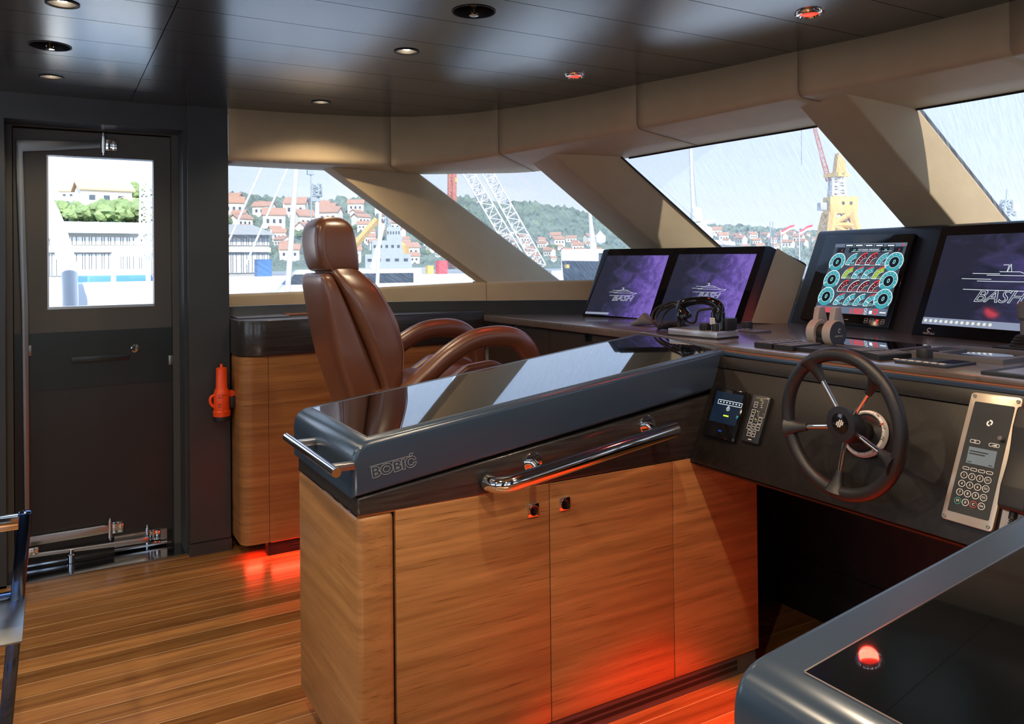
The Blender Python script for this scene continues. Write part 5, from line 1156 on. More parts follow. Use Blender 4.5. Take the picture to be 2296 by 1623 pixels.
mb.build('indicator_light', 'g_yellow', kp, fix=False)
# talkback panel
def vp(cx, cy, c=.0122): return AB(Fr(PF(0, 0, c), PF.u, PF.v, PF.n), 2100+cx*.20332, 870+cy*.20332)
q = [vp(*p) for p in ((390, 42), (955, 108), (605, 1592), (42, 1428))]
t = thing('talkback_panel', 'upright bronze-framed intercom panel with round number keys and small gray screen', 'intercom', PF(q[3][0], q[3][1]))
def rq(q, r, n=6): return [PF(a, b, 0) for a, b in rpoly([(x, y, r) for x, y in q], n)]
mb = MB(); mb.prism(rq(q, .010), PF.n*.012, r=.0015, seg=2); pl_ = mb.build('frame_plate', 'aluminium', t)
qb = [vp(*p) for p in ((425, 145), (868, 208), (572, 1466), (118, 1345))]
mb = MB(); mb.prism([p+PF.n*.0118 for p in rq(qb, .004)], PF.n*.0014, r=.0004, seg=1); fc = mb.build('face', 'blackgloss', t); fc.data.materials[0] = M['housing']
for cx, cy in ((423, 87), (903, 152), (83, 1402), (565, 1532)):
    f = PF.at(*vp(cx, cy), .012); mb = MB(); mb.lathe([(0, .0012), (.0022, .0012), (.0022, .0026), (.0042, .0026), (.0046, .0)], f, 16); mb.build('screw', 'steeldark', pl_)
S = .0134
cs0 = vp(590, 388); mb = MB()
for r in range(2, 8):
    for k in range(r*6): w = 2*math.pi*k/(r*6); mb.disc(PF.at(cs0[0]+r*.0042*math.cos(w), cs0[1]+r*.0042*math.sin(w), 0), .0007, 6, S+.0004)
mb.build('speaker_holes', 'black', fc, fix=False)
f = PF.at(*cs0, S+.0006); mb = MB()
for k in (0, math.pi):
    g_ = rot(f, k-.5); mb.ring(g_.at(0, .0018, 0), .0028, .0062, -.25, 2.5, 10, 0); mb.rect(g_.at(0, .0018, 0), .0028, .0062, -.004, 0)
mb.build('maker_mark', 'inkglow', fc, fix=False)
lq = [vp(*p) for p in ((368, 645), (674, 702), (634, 882), (323, 826))]
la0, la1, lb0, lb1 = (lq[0][0]+lq[3][0])/2, (lq[1][0]+lq[2][0])/2, (lq[2][1]+lq[3][1])/2, (lq[0][1]+lq[1][1])/2
mb = MB(); mb.box(((la0+la1)/2, (lb0+lb1)/2, S), (la1-la0, lb1-lb0, .0016), PF); lc = mb.build('small_screen', 'lcd', t)
mb = MB(); mb.rect(PF, la0+.003, la0+.046, lb1-.011, lb1-.0085, S+.0014); mb.rect(PF, la0+.003, la0+.040, lb1-.017, lb1-.0145, S+.0014); mb.rect(PF, la0+.003, la0+.013, lb0+.003, lb0+.005, S+.0014); mb.rect(PF, la1-.012, la1-.004, lb0+.003, lb0+.005, S+.0014); mb.build('screen_text', 'inkblack', lc, fix=False)
def pill(cx, cy, w, h, m='inkglow'):
    f = PF.at(*vp(cx, cy), S); o_ = rpoly([(-w, -h, h*.98), (w, -h, h*.98), (w, h, h*.98), (-w, h, h*.98)], 5); i_ = rpoly([(-w+.001, -h+.001, h*.8), (w-.001, -h+.001, h*.8), (w-.001, h-.001, h*.8), (-w+.001, h-.001, h*.8)], 5)
    mb = MB(); mb.prism([f(a, b, 0) for a, b in o_], f.n*.0008); k = mb.build('pill_key', 'rubber', t)
    mb = MB()
    for j in range(len(o_)):
        a, b, c_, d = o_[j], o_[(j+1) % len(o_)], i_[(j+1) % len(o_)], i_[j]; mb.face([f(*a, .0010), f(*b, .0010), f(*c_, .0010), f(*d, .0010)])
    mb.build('key_outline', m, k, fix=False); return f, k
for cx, cy in ((330, 884), (415, 902), (502, 921), (590, 938)): pill(cx, cy, .0077, .0035)
f, k = pill(430, 592, .0118, .0042); mb = MB(); mb.ring(f, .0018, .0026, 0, 6.283, 14, .0011); mb.build('dimmer_mark', 'inkglow', k, fix=False)
f, k = pill(640, 634, .0122, .0042); mb = MB(); mb.face([f(-.006, -.001, .0011), f(.006, -.0018, .0011), f(.006, .0020, .0011)]); mb.build('volume_mark', 'inkglow', k, fix=False)
keys = [('1', 308, 960), ('2', 395, 980), ('3', 482, 1000), ('D1', 570, 1020), ('4', 284, 1053), ('5', 371, 1073), ('6', 458, 1095), ('D2', 547, 1114), ('7', 261, 1147), ('8', 347, 1167), ('9', 434, 1189), ('D3', 523, 1211), ('M', 237, 1242), ('0', 322, 1263), ('C', 410, 1285), ('D4', 499, 1306)]
for s_, cx, cy in keys:
    f = PF.at(*vp(cx, cy), S); m_ = {'M': 'inkgreen', 'C': 'inkred'}.get(s_, 'inkglow')
    mb = MB(); mb.lathe([(0, .0008), (.0078, .0008), (.0080, 0), (0, 0)], f, 28); k = mb.build('round_key', 'rubber', t)
    mb = MB(); mb.ring(f, .0069, .0080, 0, 6.283, 28, .0011); mb.build('key_ring', m_, k, fix=False)
    text('key_number', s_, .0085 if len(s_) == 1 else .0068, f.at(0, 0, .0007), 'inkglow', k)
f = PF.at(*vp(727, 568), S); mb = MB(); mb.lathe([(0, .012), (.005, .0115), (.006, .008), (.006, 0)], f, 24); mb.build('pin_knob', 'grayplastic', fc)
# handset of the intercom, hanging beside it
t = thing('intercom_handset', 'black handset hanging on its plate at the right edge', 'handset', PF(q[1][0]+.04, q[2][1]))
e = q[1][0]; mb = MB(); mb.prism(rq([(e+.004, q[1][1]-.003), (e+.115, q[1][1]-.003), (e+.115, q[2][1]+.003), (e+.004, q[2][1]+.003)], .008), PF.n*.010, r=.0015, seg=2); mb.build('back_plate', 'aluminium', t)
hA = AB(Fr(PF(0, 0, .055), PF.u, PF.v, PF.n), 2100+700*.20332, 870+1320*.20332); hB = AB(Fr(PF(0, 0, .055), PF.u, PF.v, PF.n), 2100+880*.20332, 870+188*.20332)
ha = (hA[0]+hB[0])/2
mb = MB(); w = .058
side_ = rpoly([(hA[1], .016, .006), (hA[1], .056, .012), (hA[1]+.05, .060, .02), ((hA[1]+hB[1])/2, .050, .2), (hB[1]-.05, .060, .02), (hB[1], .056, .012), (hB[1], .016, .006), (hB[1]-.05, .014, .01), ((hA[1]+hB[1])/2, .026, .1), (hA[1]+.05, .014, .01)], 5)
mb.prism([PF(ha-.003, b, c) for b, c in side_], PF.u*w, r=.005, seg=3); mb.build('handset_body', 'rubber', t)
f = PF.at(ha+.022, hA[1], .030); mb = MB(); mb.tube([f(0, .004, 0), f(.0, -.016, 0)], .0085, 14); mb.tube(spline([f(0, -.014, 0), f(-.004, -.045, .002), f(-.010, -.075, .004), f(.01, -.12, .004)], 8), .0040, 10)
for k in range(9): mb.tube([f(-.001-.0006*k, -.018-.006*k, 0), f(-.001-.0006*k, -.0205-.006*k, 0)], .0062, 12)
mb.build('cord', 'rubber', t)
# red lamps: lighting strip under the helm, and the night glow below the port cabinet

# ---------------------------------------------------------------- the harbour outside
rnd = random.Random(7)
M['sea'] = mat('harbour_water', (.10, .17, .22), .18, spec=.6, bump=.6, bscale=1.2)
M['quay'] = mat('quay_concrete', (.82, .81, .79), .8)
M['hill'] = mat('wooded_hill', (.17, .22, .15), .95, mottled=.35, mscale=.05)  # forest green greyed in the base colour to stand for distant haze
M['leaf'] = mat('pine_foliage', (.13, .19, .08), .9, mottled=.4, mscale=.6)
M['trunk'] = mat('tree_trunk', (.12, .09, .06), .9)
M['plaster'] = mat('pale_plaster', (.82, .77, .68), .8); M['roofred'] = mat('terracotta_roof', (.47, .26, .17), .8)
M['winblue'] = mat('dull_window_glass', (.045, .065, .09), .25); M['concrete'] = mat('gray_render', (.45, .45, .42), .8)
M['hullwhite'] = mat('white_gelcoat', (.80, .80, .79), .3); M['navy'] = mat('naval_gray', (.36, .41, .43), .6)
M['hulldark'] = mat('dark_hull', (.035, .045, .06), .4); M['blueship'] = mat('blue_paint', (.05, .16, .38), .5)
M['yellow'] = mat('yellow_crane_paint', (.72, .46, .12), .6); M['redpaint'] = mat('rust_red_paint', (.50, .16, .09), .6)
M['whitesteel'] = mat('white_steel', (.74, .74, .72), .5); M['flagred'] = mat('red_flag', (.75, .06, .07), .7); M['darkwin'] = mat('tinted_boat_window', (.02, .03, .04), .1)
SEA = -6.0
mb = MB(); mb.ring(Fr((0, 0, SEA), (1, 0, 0), (0, 1, 0)), 5, 2500, -1.6, 3.4, 64); o = mb.build('sea', 'sea', fix=False); tag(o, 'harbour water beyond the windows', 'sea', kind='structure')
ridge = [(-300, 455), (100, 448), (240, 440), (340, 440), (511, 430), (600, 440), (700, 453), (780, 442), (860, 434), (940, 438), (1040, 440), (1110, 452), (1180, 452), (1260, 462), (1330, 478), (1400, 497), (1500, 505), (1600, 502), (1720, 509), (1830, 519), (2000, 535), (2300, 560), (2700, 580)]
def rid(px):
    for (a, ya), (b, yb) in zip(ridge, ridge[1:]):
        if a <= px <= b: s = (px-a)/(b-a); s = s*s*(3-2*s); return ya+(yb-ya)*s
    return ridge[0][1] if px < ridge[0][0] else ridge[-1][1]
def hor(px): return 600-.0108*(px-116)
D0, D1 = 190., 680.
def hill_py(px, s): return hor(px)+14+(rid(px)-hor(px)-14)*s**.85
def hill_pt(px, py):
    s = max(0, min(1, (hor(px)+14-py)/(hor(px)+14-rid(px))))**(1/.85); return far(px, py, D0+(D1-D0)*s)
mb = MB(); G = []
for i in range(46):
    s = i/45; row = []
    for j in range(501):
        px = -300+6*j; p = far(px, hill_py(px, s), D0+(D1-D0)*s); k = (1.5+6.5*s)*(.4+.6*rnd.random()) if i > 2 else 0
        p.z += rnd.uniform(-.45, .35)*k; row.append(mb.bm.verts.new(p))
    G.append(row)
for A_, B_ in zip(G, G[1:]):
    for j in range(500): mb.bm.faces.new((A_[j], A_[j+1], B_[j+1], B_[j]))
o = mb.build('hillside', 'hill', smooth=False); tag(o, 'wooded hillside behind the harbour town', 'hill', kind='structure')
mb = MB(); mb.ring(Fr((0, 0, -4.6), (1, 0, 0), (0, 1, 0)), 95, 260, -.4, 2.4, 60); o = mb.build('quay', 'quay', fix=False); tag(o, 'pale quay at the foot of the hillside', 'quay', kind='structure')

def house_proto(nm, m):
    t = thing('house', nm, 'house', (0, 0, 0), 'houses on the hillside')
    mb = MB(); mb.bx(-.5, .5, -.4, .4, -.5, .62); mb.prism([V((-.5, -.4, .62)), V((-.5, .4, .62)), V((-.5, 0, .85))], (1, 0, 0)); mb.build('wall', m, t, smooth=False)
    mb = MB()
    for s in (-1, 1): mb.prism([V((-.56, s*.47, .58)), V((-.56, 0, .90)), V((-.56, 0, .96)), V((-.56, s*.47, .64))], (1.12, 0, 0))
    mb.build('roof', 'roofred', t, smooth=False)
    for x in (-.28, .0, .28): mb = MB(); mb.bx(x-.06, x+.06, -.405, .405, .20, .40); mb.build('window', 'winblue', t, smooth=False)
    return t
hp = house_proto('x', 'plaster'); used = [False]
def house(px, py, wpx, label, rz, sq=1.0):
    p = hill_pt(px, py); w = wpx*math.hypot(p.x, p.y)/FPX
    if not used[0]: o = hp; used[0] = True; o.location = p; o['label'] = label; o.rotation_euler = (0, 0, rz); o.scale = (w, w*.8, w*sq)
    else: o = dup(hp, p, label, rz, (w, w*.8, w*sq))
base_az = lambda px: math.atan2(ray(px, 600).y, ray(px, 600).x)-math.pi/2
for n_, (x0, x1, y0, y1), (w0, w1), lab in ((34, (515, 990), (470, 585), (16, 34), 'small pale house with a red roof on the hillside in the port window'), (26, (1090, 1345), (536, 590), (11, 22), 'small pale house with a red roof at the hill foot beside the lattice crane'),
                                            (16, (1600, 1835), (527, 556), (10, 20), 'tiny pale house with a red roof below the yellow crane')) if 0 else ():
    pass
zones = [(62, 515, 990, 466, 590, 20, 46, 'small pale house with a red roof on the hillside in the port window'),
         (40, 1095, 1350, 538, 592, 12, 28, 'small pale house with a red roof at the hill foot beside the lattice crane'),
         (22, 1600, 1840, 528, 562, 10, 24, 'tiny pale house with a red roof on the low shore left of the yellow crane')]
for n_, x0, x1, y0, y1, w0, w1, lab in zones:
    for i in range(n_):
        px = x0+(x1-x0)*(i+rnd.random())/n_; py = y0+(y1-y0)*((i*7) % n_+rnd.random())/n_
        house(px, py, rnd.uniform(w0, w1), lab, base_az(px)+rnd.uniform(-.9, .9), rnd.uniform(.7, 1.0))
for px, py, w, lab, dz in ((232, 463, 92, 'broad house with an orange roof behind the trees in the door window', .2), (165, 447, 44, 'house with an orange roof at the left of the door window', -.3), (300, 470, 46, 'white house half hidden by trees at the right of the door window', .6), (196, 490, 30, 'little white house low among the trees in the door window', .1)):
    house(px, py, w, lab, base_az(px)+dz, .55)
def crown(mb, c, r, n=40, sq=.8):
    for _ in range(n):
        a, b = rnd.uniform(0, 6.283), rnd.uniform(-.4, 1); w_ = rnd.random()**.5*.72; q = V((math.cos(a)*w_, math.sin(a)*w_, b*.5*sq)); b_ = bmesh.new(); bmesh.ops.create_icosphere(b_, subdivisions=2, radius=rnd.uniform(.16, .36)*r)
        for v in b_.verts: v.co = V(c)+q*r+v.co*(1+rnd.uniform(-.25, .25))
        mb.merge(b_)
tp_ = thing('pine_tree', 'x', 'tree', (0, 0, 0), 'trees in the harbour town')
mb = MB(); crown(mb, (0, 0, .30), .56, 46); mb.build('crown', 'leaf', tp_, smooth=False)
mb = MB(); mb.tube([(0, 0, -.3), (0, 0, .5)], .05, 8); mb.build('trunk', 'trunk', tp_)
tu = [False]
def tree(px, py, wpx, lab):
    p = hill_pt(px, py); w = wpx*math.hypot(p.x, p.y)/FPX
    if not tu[0]: tu[0] = True; tp_.location = p; tp_['label'] = lab; tp_.scale = (w,)*3
    else: dup(tp_, p, lab, rnd.uniform(0, 6), (w, w, w*rnd.uniform(.7, 1.1)))
for px, py, w in ((150, 497, 60), (190, 500, 55), (225, 500, 66), (262, 502, 74), (300, 503, 70), (335, 503, 60), (120, 478, 50), (250, 480, 50), (290, 478, 48), (205, 455, 40), (262, 450, 46), (290, 447, 52), (320, 444, 50), (180, 482, 36)): tree(px, py, w, 'round green tree on the slope seen through the door window')
for i in range(34): tree(515+470*(i+rnd.random())/34, rnd.uniform(480, 592), rnd.uniform(16, 34), 'small green tree between the houses in the port window')
for i in range(14): tree(1100+245*(i+rnd.random())/14, rnd.uniform(556, 594), rnd.uniform(12, 22), 'small green tree at the hill foot beside the lattice crane')

# long harbour shed
a, b = far(40, 612, 88), far(604, 612, 92); a.z = b.z = -4.6
u = (b-a); L_ = u.length; SF = Fr(a, u, (-u.y, u.x, 0), (0, 0, 1))
SF.v = V((-u.y, u.x, 0)).normalized(); SF.n = V((0, 0, 1))
t = thing('harbour_shed', 'long gray harbour shed with rows of tall windows behind the quay', 'building', (a+b)/2)
ze = far(225, 523, 88).z+4.6; zr = far(225, 497, 96).z+4.6; zm = far(225, 560, 88).z+4.6
mb = MB(); mb.box((L_/2, 8, ze/2), (L_, 16, ze), SF); mb.build('wall', 'concrete', t, smooth=False)
mb = MB(); mb.prism([SF(-.5, -1.2, ze), SF(-.5, 8, zr), SF(-.5, 17, ze)], SF.u*(L_+1)); mb.build('roof', 'concrete', t, smooth=False)
nb = 14
for i in range(nb):
    for z0, z1 in ((zm+.5, ze-.35), (zm-2.5, zm-.4)):
        x = L_*(i+.5)/nb; w = L_/nb*.86
        mb = MB(); mb.box((x, -.04, (z0+z1)/2), (w, .1, z1-z0), SF); wn_ = mb.build('window', 'winblue', t, smooth=False)
        mb = MB()
        for k in range(6): mb.box((x-w/2+w*k/5, -.12, (z0+z1)/2), (.13 if k % 2 else .3, .08, z1-z0), SF)
        mb.build('mullions', 'whitesteel', wn_, smooth=False)
mb = MB(); mb.box((L_/2, -.3, zm), (L_, .6, .5), SF); mb.build('ledge', 'whitesteel', t, smooth=False)
# blue barge and white quay gantry
p, q = far(195, 614, 60), far(345, 614, 62); p.z = q.z = SEA; u = q-p; BFr = Fr(p, u, (-u.y, u.x, 0), (0, 0, 1)); BFr.v = V((-u.y, u.x, 0)).normalized(); BFr.n = V((0, 0, 1))
h_ = far(260, 617, 60).z-SEA; o = thing('barge', 'long blue barge below the white gantry in the door window', 'barge', (p+q)/2)
mb = MB(); mb.box((u.length/2, 2, h_/2), (u.length, 4, h_), BFr, r=.2); mb.build('hull', 'blueship', o)
mb = MB(); mb.box((u.length/2, 2, h_+.15), (u.length*.9, 3.4, .5), BFr); mb.build('deck', 'whitesteel', o)
def lattice(mb, p, q, w0, w1, n, r, side=None):
    p, q = V(p), V(q); ax = (q-p).normalized(); s = (V(side) if side else ax.orthogonal()).normalized(); s = (s-ax*s.dot(ax)).normalized(); v = ax.cross(s)
    cor = [(1, 1), (-1, 1), (-1, -1), (1, -1)]; pts = []
    for i in range(n+1):
        c = p.lerp(q, i/n); w = (w0+(w1-w0)*i/n)/2; pts.append([c+s*a_*w+v*b_*w for a_, b_ in cor])
    for k in range(4): mb.tube([pts[0][k], pts[-1][k]], r*1.5, 5)
    for i in range(n):
        for k in range(4):
            k2 = (k+1) % 4; A_, B_ = (pts[i][k], pts[i+1][k2]) if i % 2 else (pts[i][k2], pts[i+1][k]); mb.tube([A_, B_], r, 4, cap=False); mb.tube([pts[i][k], pts[i][k2]], r, 4, cap=False)
t = thing('quay_crane', 'white lattice crane tower at the right of the door window', 'crane', far(333, 600, 56))
mb = MB(); lattice(mb, far(333, 575, 56), far(333, 405, 56), .75, .65, 12, .045); mb.build('tower', 'whitesteel', t)
mb = MB(); A_, B_ = far(252, 568, 56), far(375, 568, 56); mb.tube([A_, B_], .20, 4); mb.build('gantry_beam', 'whitesteel', t)
for px in (254, 332, 372): mb = MB(); A_ = far(px, 568, 56); mb.tube([A_, V((A_.x, A_.y, SEA+.5))], .16, 6); mb.build('leg', 'whitesteel', t)
for a_, b_, r_ in (((300, 545), (333, 510), .09), ((322, 445), (333, 415), .05)): mb = MB(); mb.tube([far(*a_, 56), far(*b_, 56)], r_, 6); mb.build('brace', 'whitesteel', t)

# the ship's own white deck outside the door; unseen deck ahead added to bounce light
zb_ = on(225, 633, y=5.9).z
mb = MB(); mb.bx(-2.5, .75, 5.9, 6.05, -.1, zb_, r=.03); o = mb.build('bulwark', 'hullwhite'); tag(o, 'white bulwark outside the deck door', 'bulwark')
mb = MB(); mb.bx(-3.0, .75, 4.5, 6.2, -.2, -.1); o = mb.build('side_deck', 'hullwhite', smooth=False); tag(o, 'white side deck outside the door', 'deck', kind='structure')
hull_ = [(p.x+.05, p.y+.04) for p in so_]; outer = [(11, -4.9), (11, 7.5), (.8, 7.5)]
pl_ = [(x, y) for x, y in hull_]+[(x, 2.6-y) for x, y in hull_[-2::-1]]+[(.8, -4.9)]+outer
mb = MB(); mb.prism([V((x, y, .72)) for x, y in pl_], (0, 0, .10)); o = mb.build('bounce_deck', 'hullwhite', smooth=False); tag(o, 'unseen white deck added ahead of the windows to bounce light inside', 'deck', kind='structure')
pd = [on(x, y, y=5.6) for x, y in ((84, 425), (108, 470), (132, 530), (150, 590), (157, 650))]; pd.append(V((pd[-1].x+.02, 5.6, -.1)))
mb = MB(); mb.tube(spline(pd, 6), [.056-.02*abs(i_/30-.3) for i_ in range(31)], 14, flat=.9); o = mb.build('davit', 'hullwhite'); tag(o, 'white curved davit arm outside the door window', 'davit')

def yacht_out(px, py, dist, Lm, az, label, mast=True, s=1.0):
    p = far(px, py, dist); p.z = SEA; u = V((math.cos(az), math.sin(az), 0)); F = Fr(p, u, (-u.y, u.x, 0), (0, 0, 1)); F.n = V((0, 0, 1)); F.v = V((-u.y, u.x, 0))
    t = thing('motor_yacht', label, 'yacht', p, None)
    B = Lm*.20; h = Lm*.16
    def ol(z, k): return [F(-Lm*.48*k, -B/2*k, z), F(Lm*.15, -B/2*k, z), F(Lm*.40, -B*.28*k, z), F(Lm*(.5+.05*(k > .95)), 0, z), F(Lm*.40, B*.28*k, z), F(Lm*.15, B/2*k, z), F(-Lm*.48*k, B/2*k, z)]
    mb = MB(); lo, hi = ol(0, .9), ol(h, 1.0); A_ = [mb.bm.verts.new(x) for x in lo]; B_ = [mb.bm.verts.new(x) for x in hi]
    for i in range(7): mb.bm.faces.new((A_[i], A_[(i+1) % 7], B_[(i+1) % 7], B_[i]))
    mb.bm.faces.new(A_[::-1]); mb.bm.faces.new(B_); mb.build('hull', 'hullwhite', t)
    z = h
    for k, (x0, x1, w, hh) in enumerate(((-.40, .18, .80, .085), (-.34, .08, .66, .075))):
        mb = MB(); pr = [(Lm*x0, z), (Lm*(x1+.07), z), (Lm*x1, z+Lm*hh), (Lm*x0, z+Lm*hh)]
        mb.prism([F(a_, -B*w/2, b_) for a_, b_ in pr], F.v*B*w, r=.05); dh = mb.build('deckhouse', 'hullwhite', t)
        mb = MB(); pr = [(Lm*(x0+.03), z+Lm*hh*.35), (Lm*(x1+.047), z+Lm*hh*.35), (Lm*(x1+.015), z+Lm*hh*.80), (Lm*(x0+.03), z+Lm*hh*.80)]
        mb.prism([F(a_, -B*w/2-.03, b_) for a_, b_ in pr], F.v*(B*w+.06)); mb.build('window_band', 'darkwin', dh); z += Lm*hh
    if mast:
        mb = MB(); mb.tube([F(-Lm*.18, 0, z), F(-Lm*.22, 0, z+Lm*.16)], [Lm*.012, Lm*.005], 8); mb.build('mast', 'whitesteel', t)
        mb = MB(); mb.lathe([(0, z+Lm*.02), (Lm*.02, z+Lm*.03), (Lm*.022, z+Lm*.05), (0, z+Lm*.075)], F.at(-Lm*.10, 0, 0), 14); mb.build('radar_dome', 'hullwhite', t)
    return t
yacht_out(720, 640, 62, 22, base_az(720)+math.pi+.12, 'large white yacht behind the chair in the port window')
yacht_out(1010, 628, 60, 17, base_az(1010)+1.2, 'white yacht at the foot of the wide post', False)
yacht_out(1365, 600, 85, 27, base_az(1365)+1.25, 'big white yacht behind the left screen')
yacht_out(1600, 566, 95, 30, base_az(1600)+1.35, 'white superyacht behind the second screen', False)
yacht_out(2330, 560, 75, 27, base_az(2330)+1.2, 'white yacht at the right edge of the picture', False)
def mast(name, label, p0, p1, dist, r0, r1, m='whitesteel', cat='mast', extra=None):
    a, b = far(*p0, dist), far(*p1, dist); a = a+(a-b)*((a.z-SEA)/(b.z-a.z)); t = thing(name, label, cat, a)
    mb = MB(); mb.tube([a, b], [r0, r1], 10); mb.build('pole', m, t)
    if extra: extra(t, dist)
    return t
def stays(t, d):
    for q in (((594, 360), (511, 545)), ((652, 360), (548, 600))):
        mb = MB(); mb.tube([far(*q[0], d), far(*q[1], d)], .045, 6); mb.build('stay', 'whitesteel', t)
mast('sail_mast', 'tall white sail mast left of the chair headrest', (648, 606), (668, 330), 34, .13, .10, extra=stays)
def rad(t, d):
    mb = MB(); lattice(mb, far(711, 440, d), far(711, 412, d), .35, .30, 3, .03); mb.build('antenna_cage', 'navy', t)
    mb = MB(); p = far(705, 447, d); mb.box(p, (.5, .3, .2)); mb.build('radar_bar', 'navy', t)
mast('radar_mast', 'white mast with a dark radar cage left of the chair headrest', (711, 600), (711, 436), 40, .19, .10, extra=rad)
def lampx(t, d):
    mb = MB(); p = far(696, 386, d); mb.box(p, (.30, .2, .24)); mb.build('lamp_head', 'navy', t)
mast('lamp_mast', 'thin pole with a gray lamp at the top of the port window', (698, 470), (697, 392), 38, .03, .03, 'navy', 'pole', lampx)
mast('sail_mast', 'white sail mast right of the chair back', (846, 640), (853, 470), 36, .12, .07)
# gray naval vessel
p = far(875, 628, 84); p.z = SEA; az = base_az(875)+.05; u = V((math.cos(az), math.sin(az), 0)); F = Fr(p, u, (-u.y, u.x, 0), (0, 0, 1)); F.n = V((0, 0, 1)); F.v = V((-u.y, u.x, 0))
t = thing('naval_ship', 'light gray naval ship right of the chair back', 'ship', p)
zz_ = lambda py: far(875, py, 84).z-SEA
mb = MB(); mb.prism([F(-3.6, -2, 0), F(3.4, -2, 0), F(4.3, -2, zz_(600)), F(-3.6, -2, zz_(600))], F.v*4); mb.build('hull', 'navy', t, smooth=False)
for x0, x1, y0_, y1_ in ((-2.6, 2.0, 600, 570), (-1.9, 1.1, 570, 540), (-.4, 1.0, 540, 510)):
    mb = MB(); mb.prism([F(x0, -1.5, zz_(y0_)), F(x1+.2, -1.5, zz_(y0_)), F(x1, -1.5, zz_(y1_)), F(x0, -1.5, zz_(y1_))], F.v*3); s_ = mb.build('superstructure', 'navy', t, smooth=False)
    mb = MB(); n_ = 5
    for k in range(n_): mb.box((x0+(x1-x0)*(k+.5)/n_, -1.52, (zz_(y0_)+zz_(y1_))/2+.1), ((x1-x0)/n_*.45, .06, .28), F)
    mb.build('window_band', 'hulldark', s_, smooth=False)
mb = MB(); lattice(mb, F(-.2, 0, zz_(510)), F(-.2, 0, zz_(472)), .5, .2, 4, .05); mb.build('mast', 'navy', t)
t = thing('boom_crane', 'pale yellow crane with a slanting boom behind the naval ship', 'crane', far(900, 612, 95))
mb = MB(); mb.tube([far(742, 612, 95), far(846, 492, 95)], .42, 4); mb.build('boom', 'yellow', t)
mb = MB(); mb.tube([far(852, 505, 95), far(905, 555, 95)], .40, 4); mb.build('jib', 'yellow', t)
mb = MB(); mb.tube([far(903, 550, 95), far(903, 615, 95)], .8, 4); mb.build('leg', 'yellow', t)
PZ = .40; a_, b_ = far(470, 618, 74), far(1060, 618, 72)
mb = MB(); u = b_-a_; u.z = 0; PFr = Fr((a_.x, a_.y, SEA), u, (-u.y, u.x, 0), (0, 0, 1)); PFr.n = V((0, 0, 1)); PFr.v = V((-u.y, u.x, 0)).normalized(); mb.box((u.length/2, 3, (PZ-SEA)/2), (u.length, 6, PZ-SEA), PFr); o = mb.build('pier', 'quay', smooth=False); tag(o, 'pale concrete pier carrying the containers in the port window', 'pier')
for px, py, w, h, d, m_, lab in ((590, 603, 30, 40, 76, 'blueship', 'light blue box stacked on the quay below the warehouse end'), (963, 605, 14, 18, 76, 'yellow', 'small orange container by the sill right of the chair'), (990, 596, 20, 22, 76, 'flagred', 'small red container by the sill right of the chair')):
    p = far(px, py, d); mb = MB(); k_ = d/FPX; h = (p.z+h*k_/2-PZ)/k_; p.z = PZ+h*k_/2; mb.box((p.x, p.y, p.z), (w*k_, w*k_, h*k_)); mb.box((p.x, p.y, p.z+h*k_*.5), (w*k_*1.03, w*k_*1.03, .05)); o = mb.build('container', m_, smooth=False); tag(o, lab, 'container')
# cranes in the second window
t = thing('lattice_crane', 'white crane with two parallel lattice booms in the second window', 'crane', far(1190, 600, 80))
for a_, b_ in (((1028, 350), (1176, 600)), ((1072, 350), (1212, 600))):
    mb = MB(); lattice(mb, far(*b_, 80), far(*a_, 80), 1.15, 1.0, 15, .055, side=R_); mb.build('boom', 'whitesteel', t)
mb = MB(); lattice(mb, far(1065, 440, 80), far(1092, 432, 80), .9, .9, 3, .05); lattice(mb, far(1126, 530, 80), far(1160, 520, 80), .8, .8, 3, .05); mb.build('cross_tie', 'whitesteel', t)
t = thing('red_mast', 'rust red crane mast at the left of the second window', 'mast', far(1013, 600, 90))
mb = MB(); lattice(mb, far(1013, 600, 90), far(1014, 340, 90), .55, .5, 16, .14); mb.build('tower', 'redpaint', t)
mb = MB(); p = far(1021, 404, 90); mb.box(p, (.3, .3, .5)); mb.build('lamp', 'yellow', t)
# dark bow
p = far(1292, 612, 50); p.z = SEA; u = V((math.cos(base_az(1292)+2.7), math.sin(base_az(1292)+2.7), 0)); F = Fr(p, u, (-u.y, u.x, 0), (0, 0, 1)); F.n = V((0, 0, 1)); F.v = V((-u.y, u.x, 0))
zz_ = lambda py: far(1292, py, 50).z-SEA
t = thing('dark_ship', 'dark ship bow with a yellow anchor mark left of the screens', 'ship', p)
mb = MB(); lo = [F(-6, -1, 0), F(.3, 0, 0), F(-6, 1, 0)]; hi = [F(-6, -1.5, zz_(590)), F(1.0, 0, zz_(584)), F(-6, 1.5, zz_(590))]; A_ = [mb.bm.verts.new(x) for x in lo]; B_ = [mb.bm.verts.new(x) for x in hi]
for i in range(3): mb.bm.faces.new((A_[i], A_[(i+1) % 3], B_[(i+1) % 3], B_[i]))
mb.bm.faces.new(A_[::-1]); mb.bm.faces.new(B_); mb.build('hull', 'hulldark', t)
mb = MB(); mb.box(far(1271, 597, 48.3), (.22, .22, .22)); mb.build('anchor_mark', 'yellow', t)
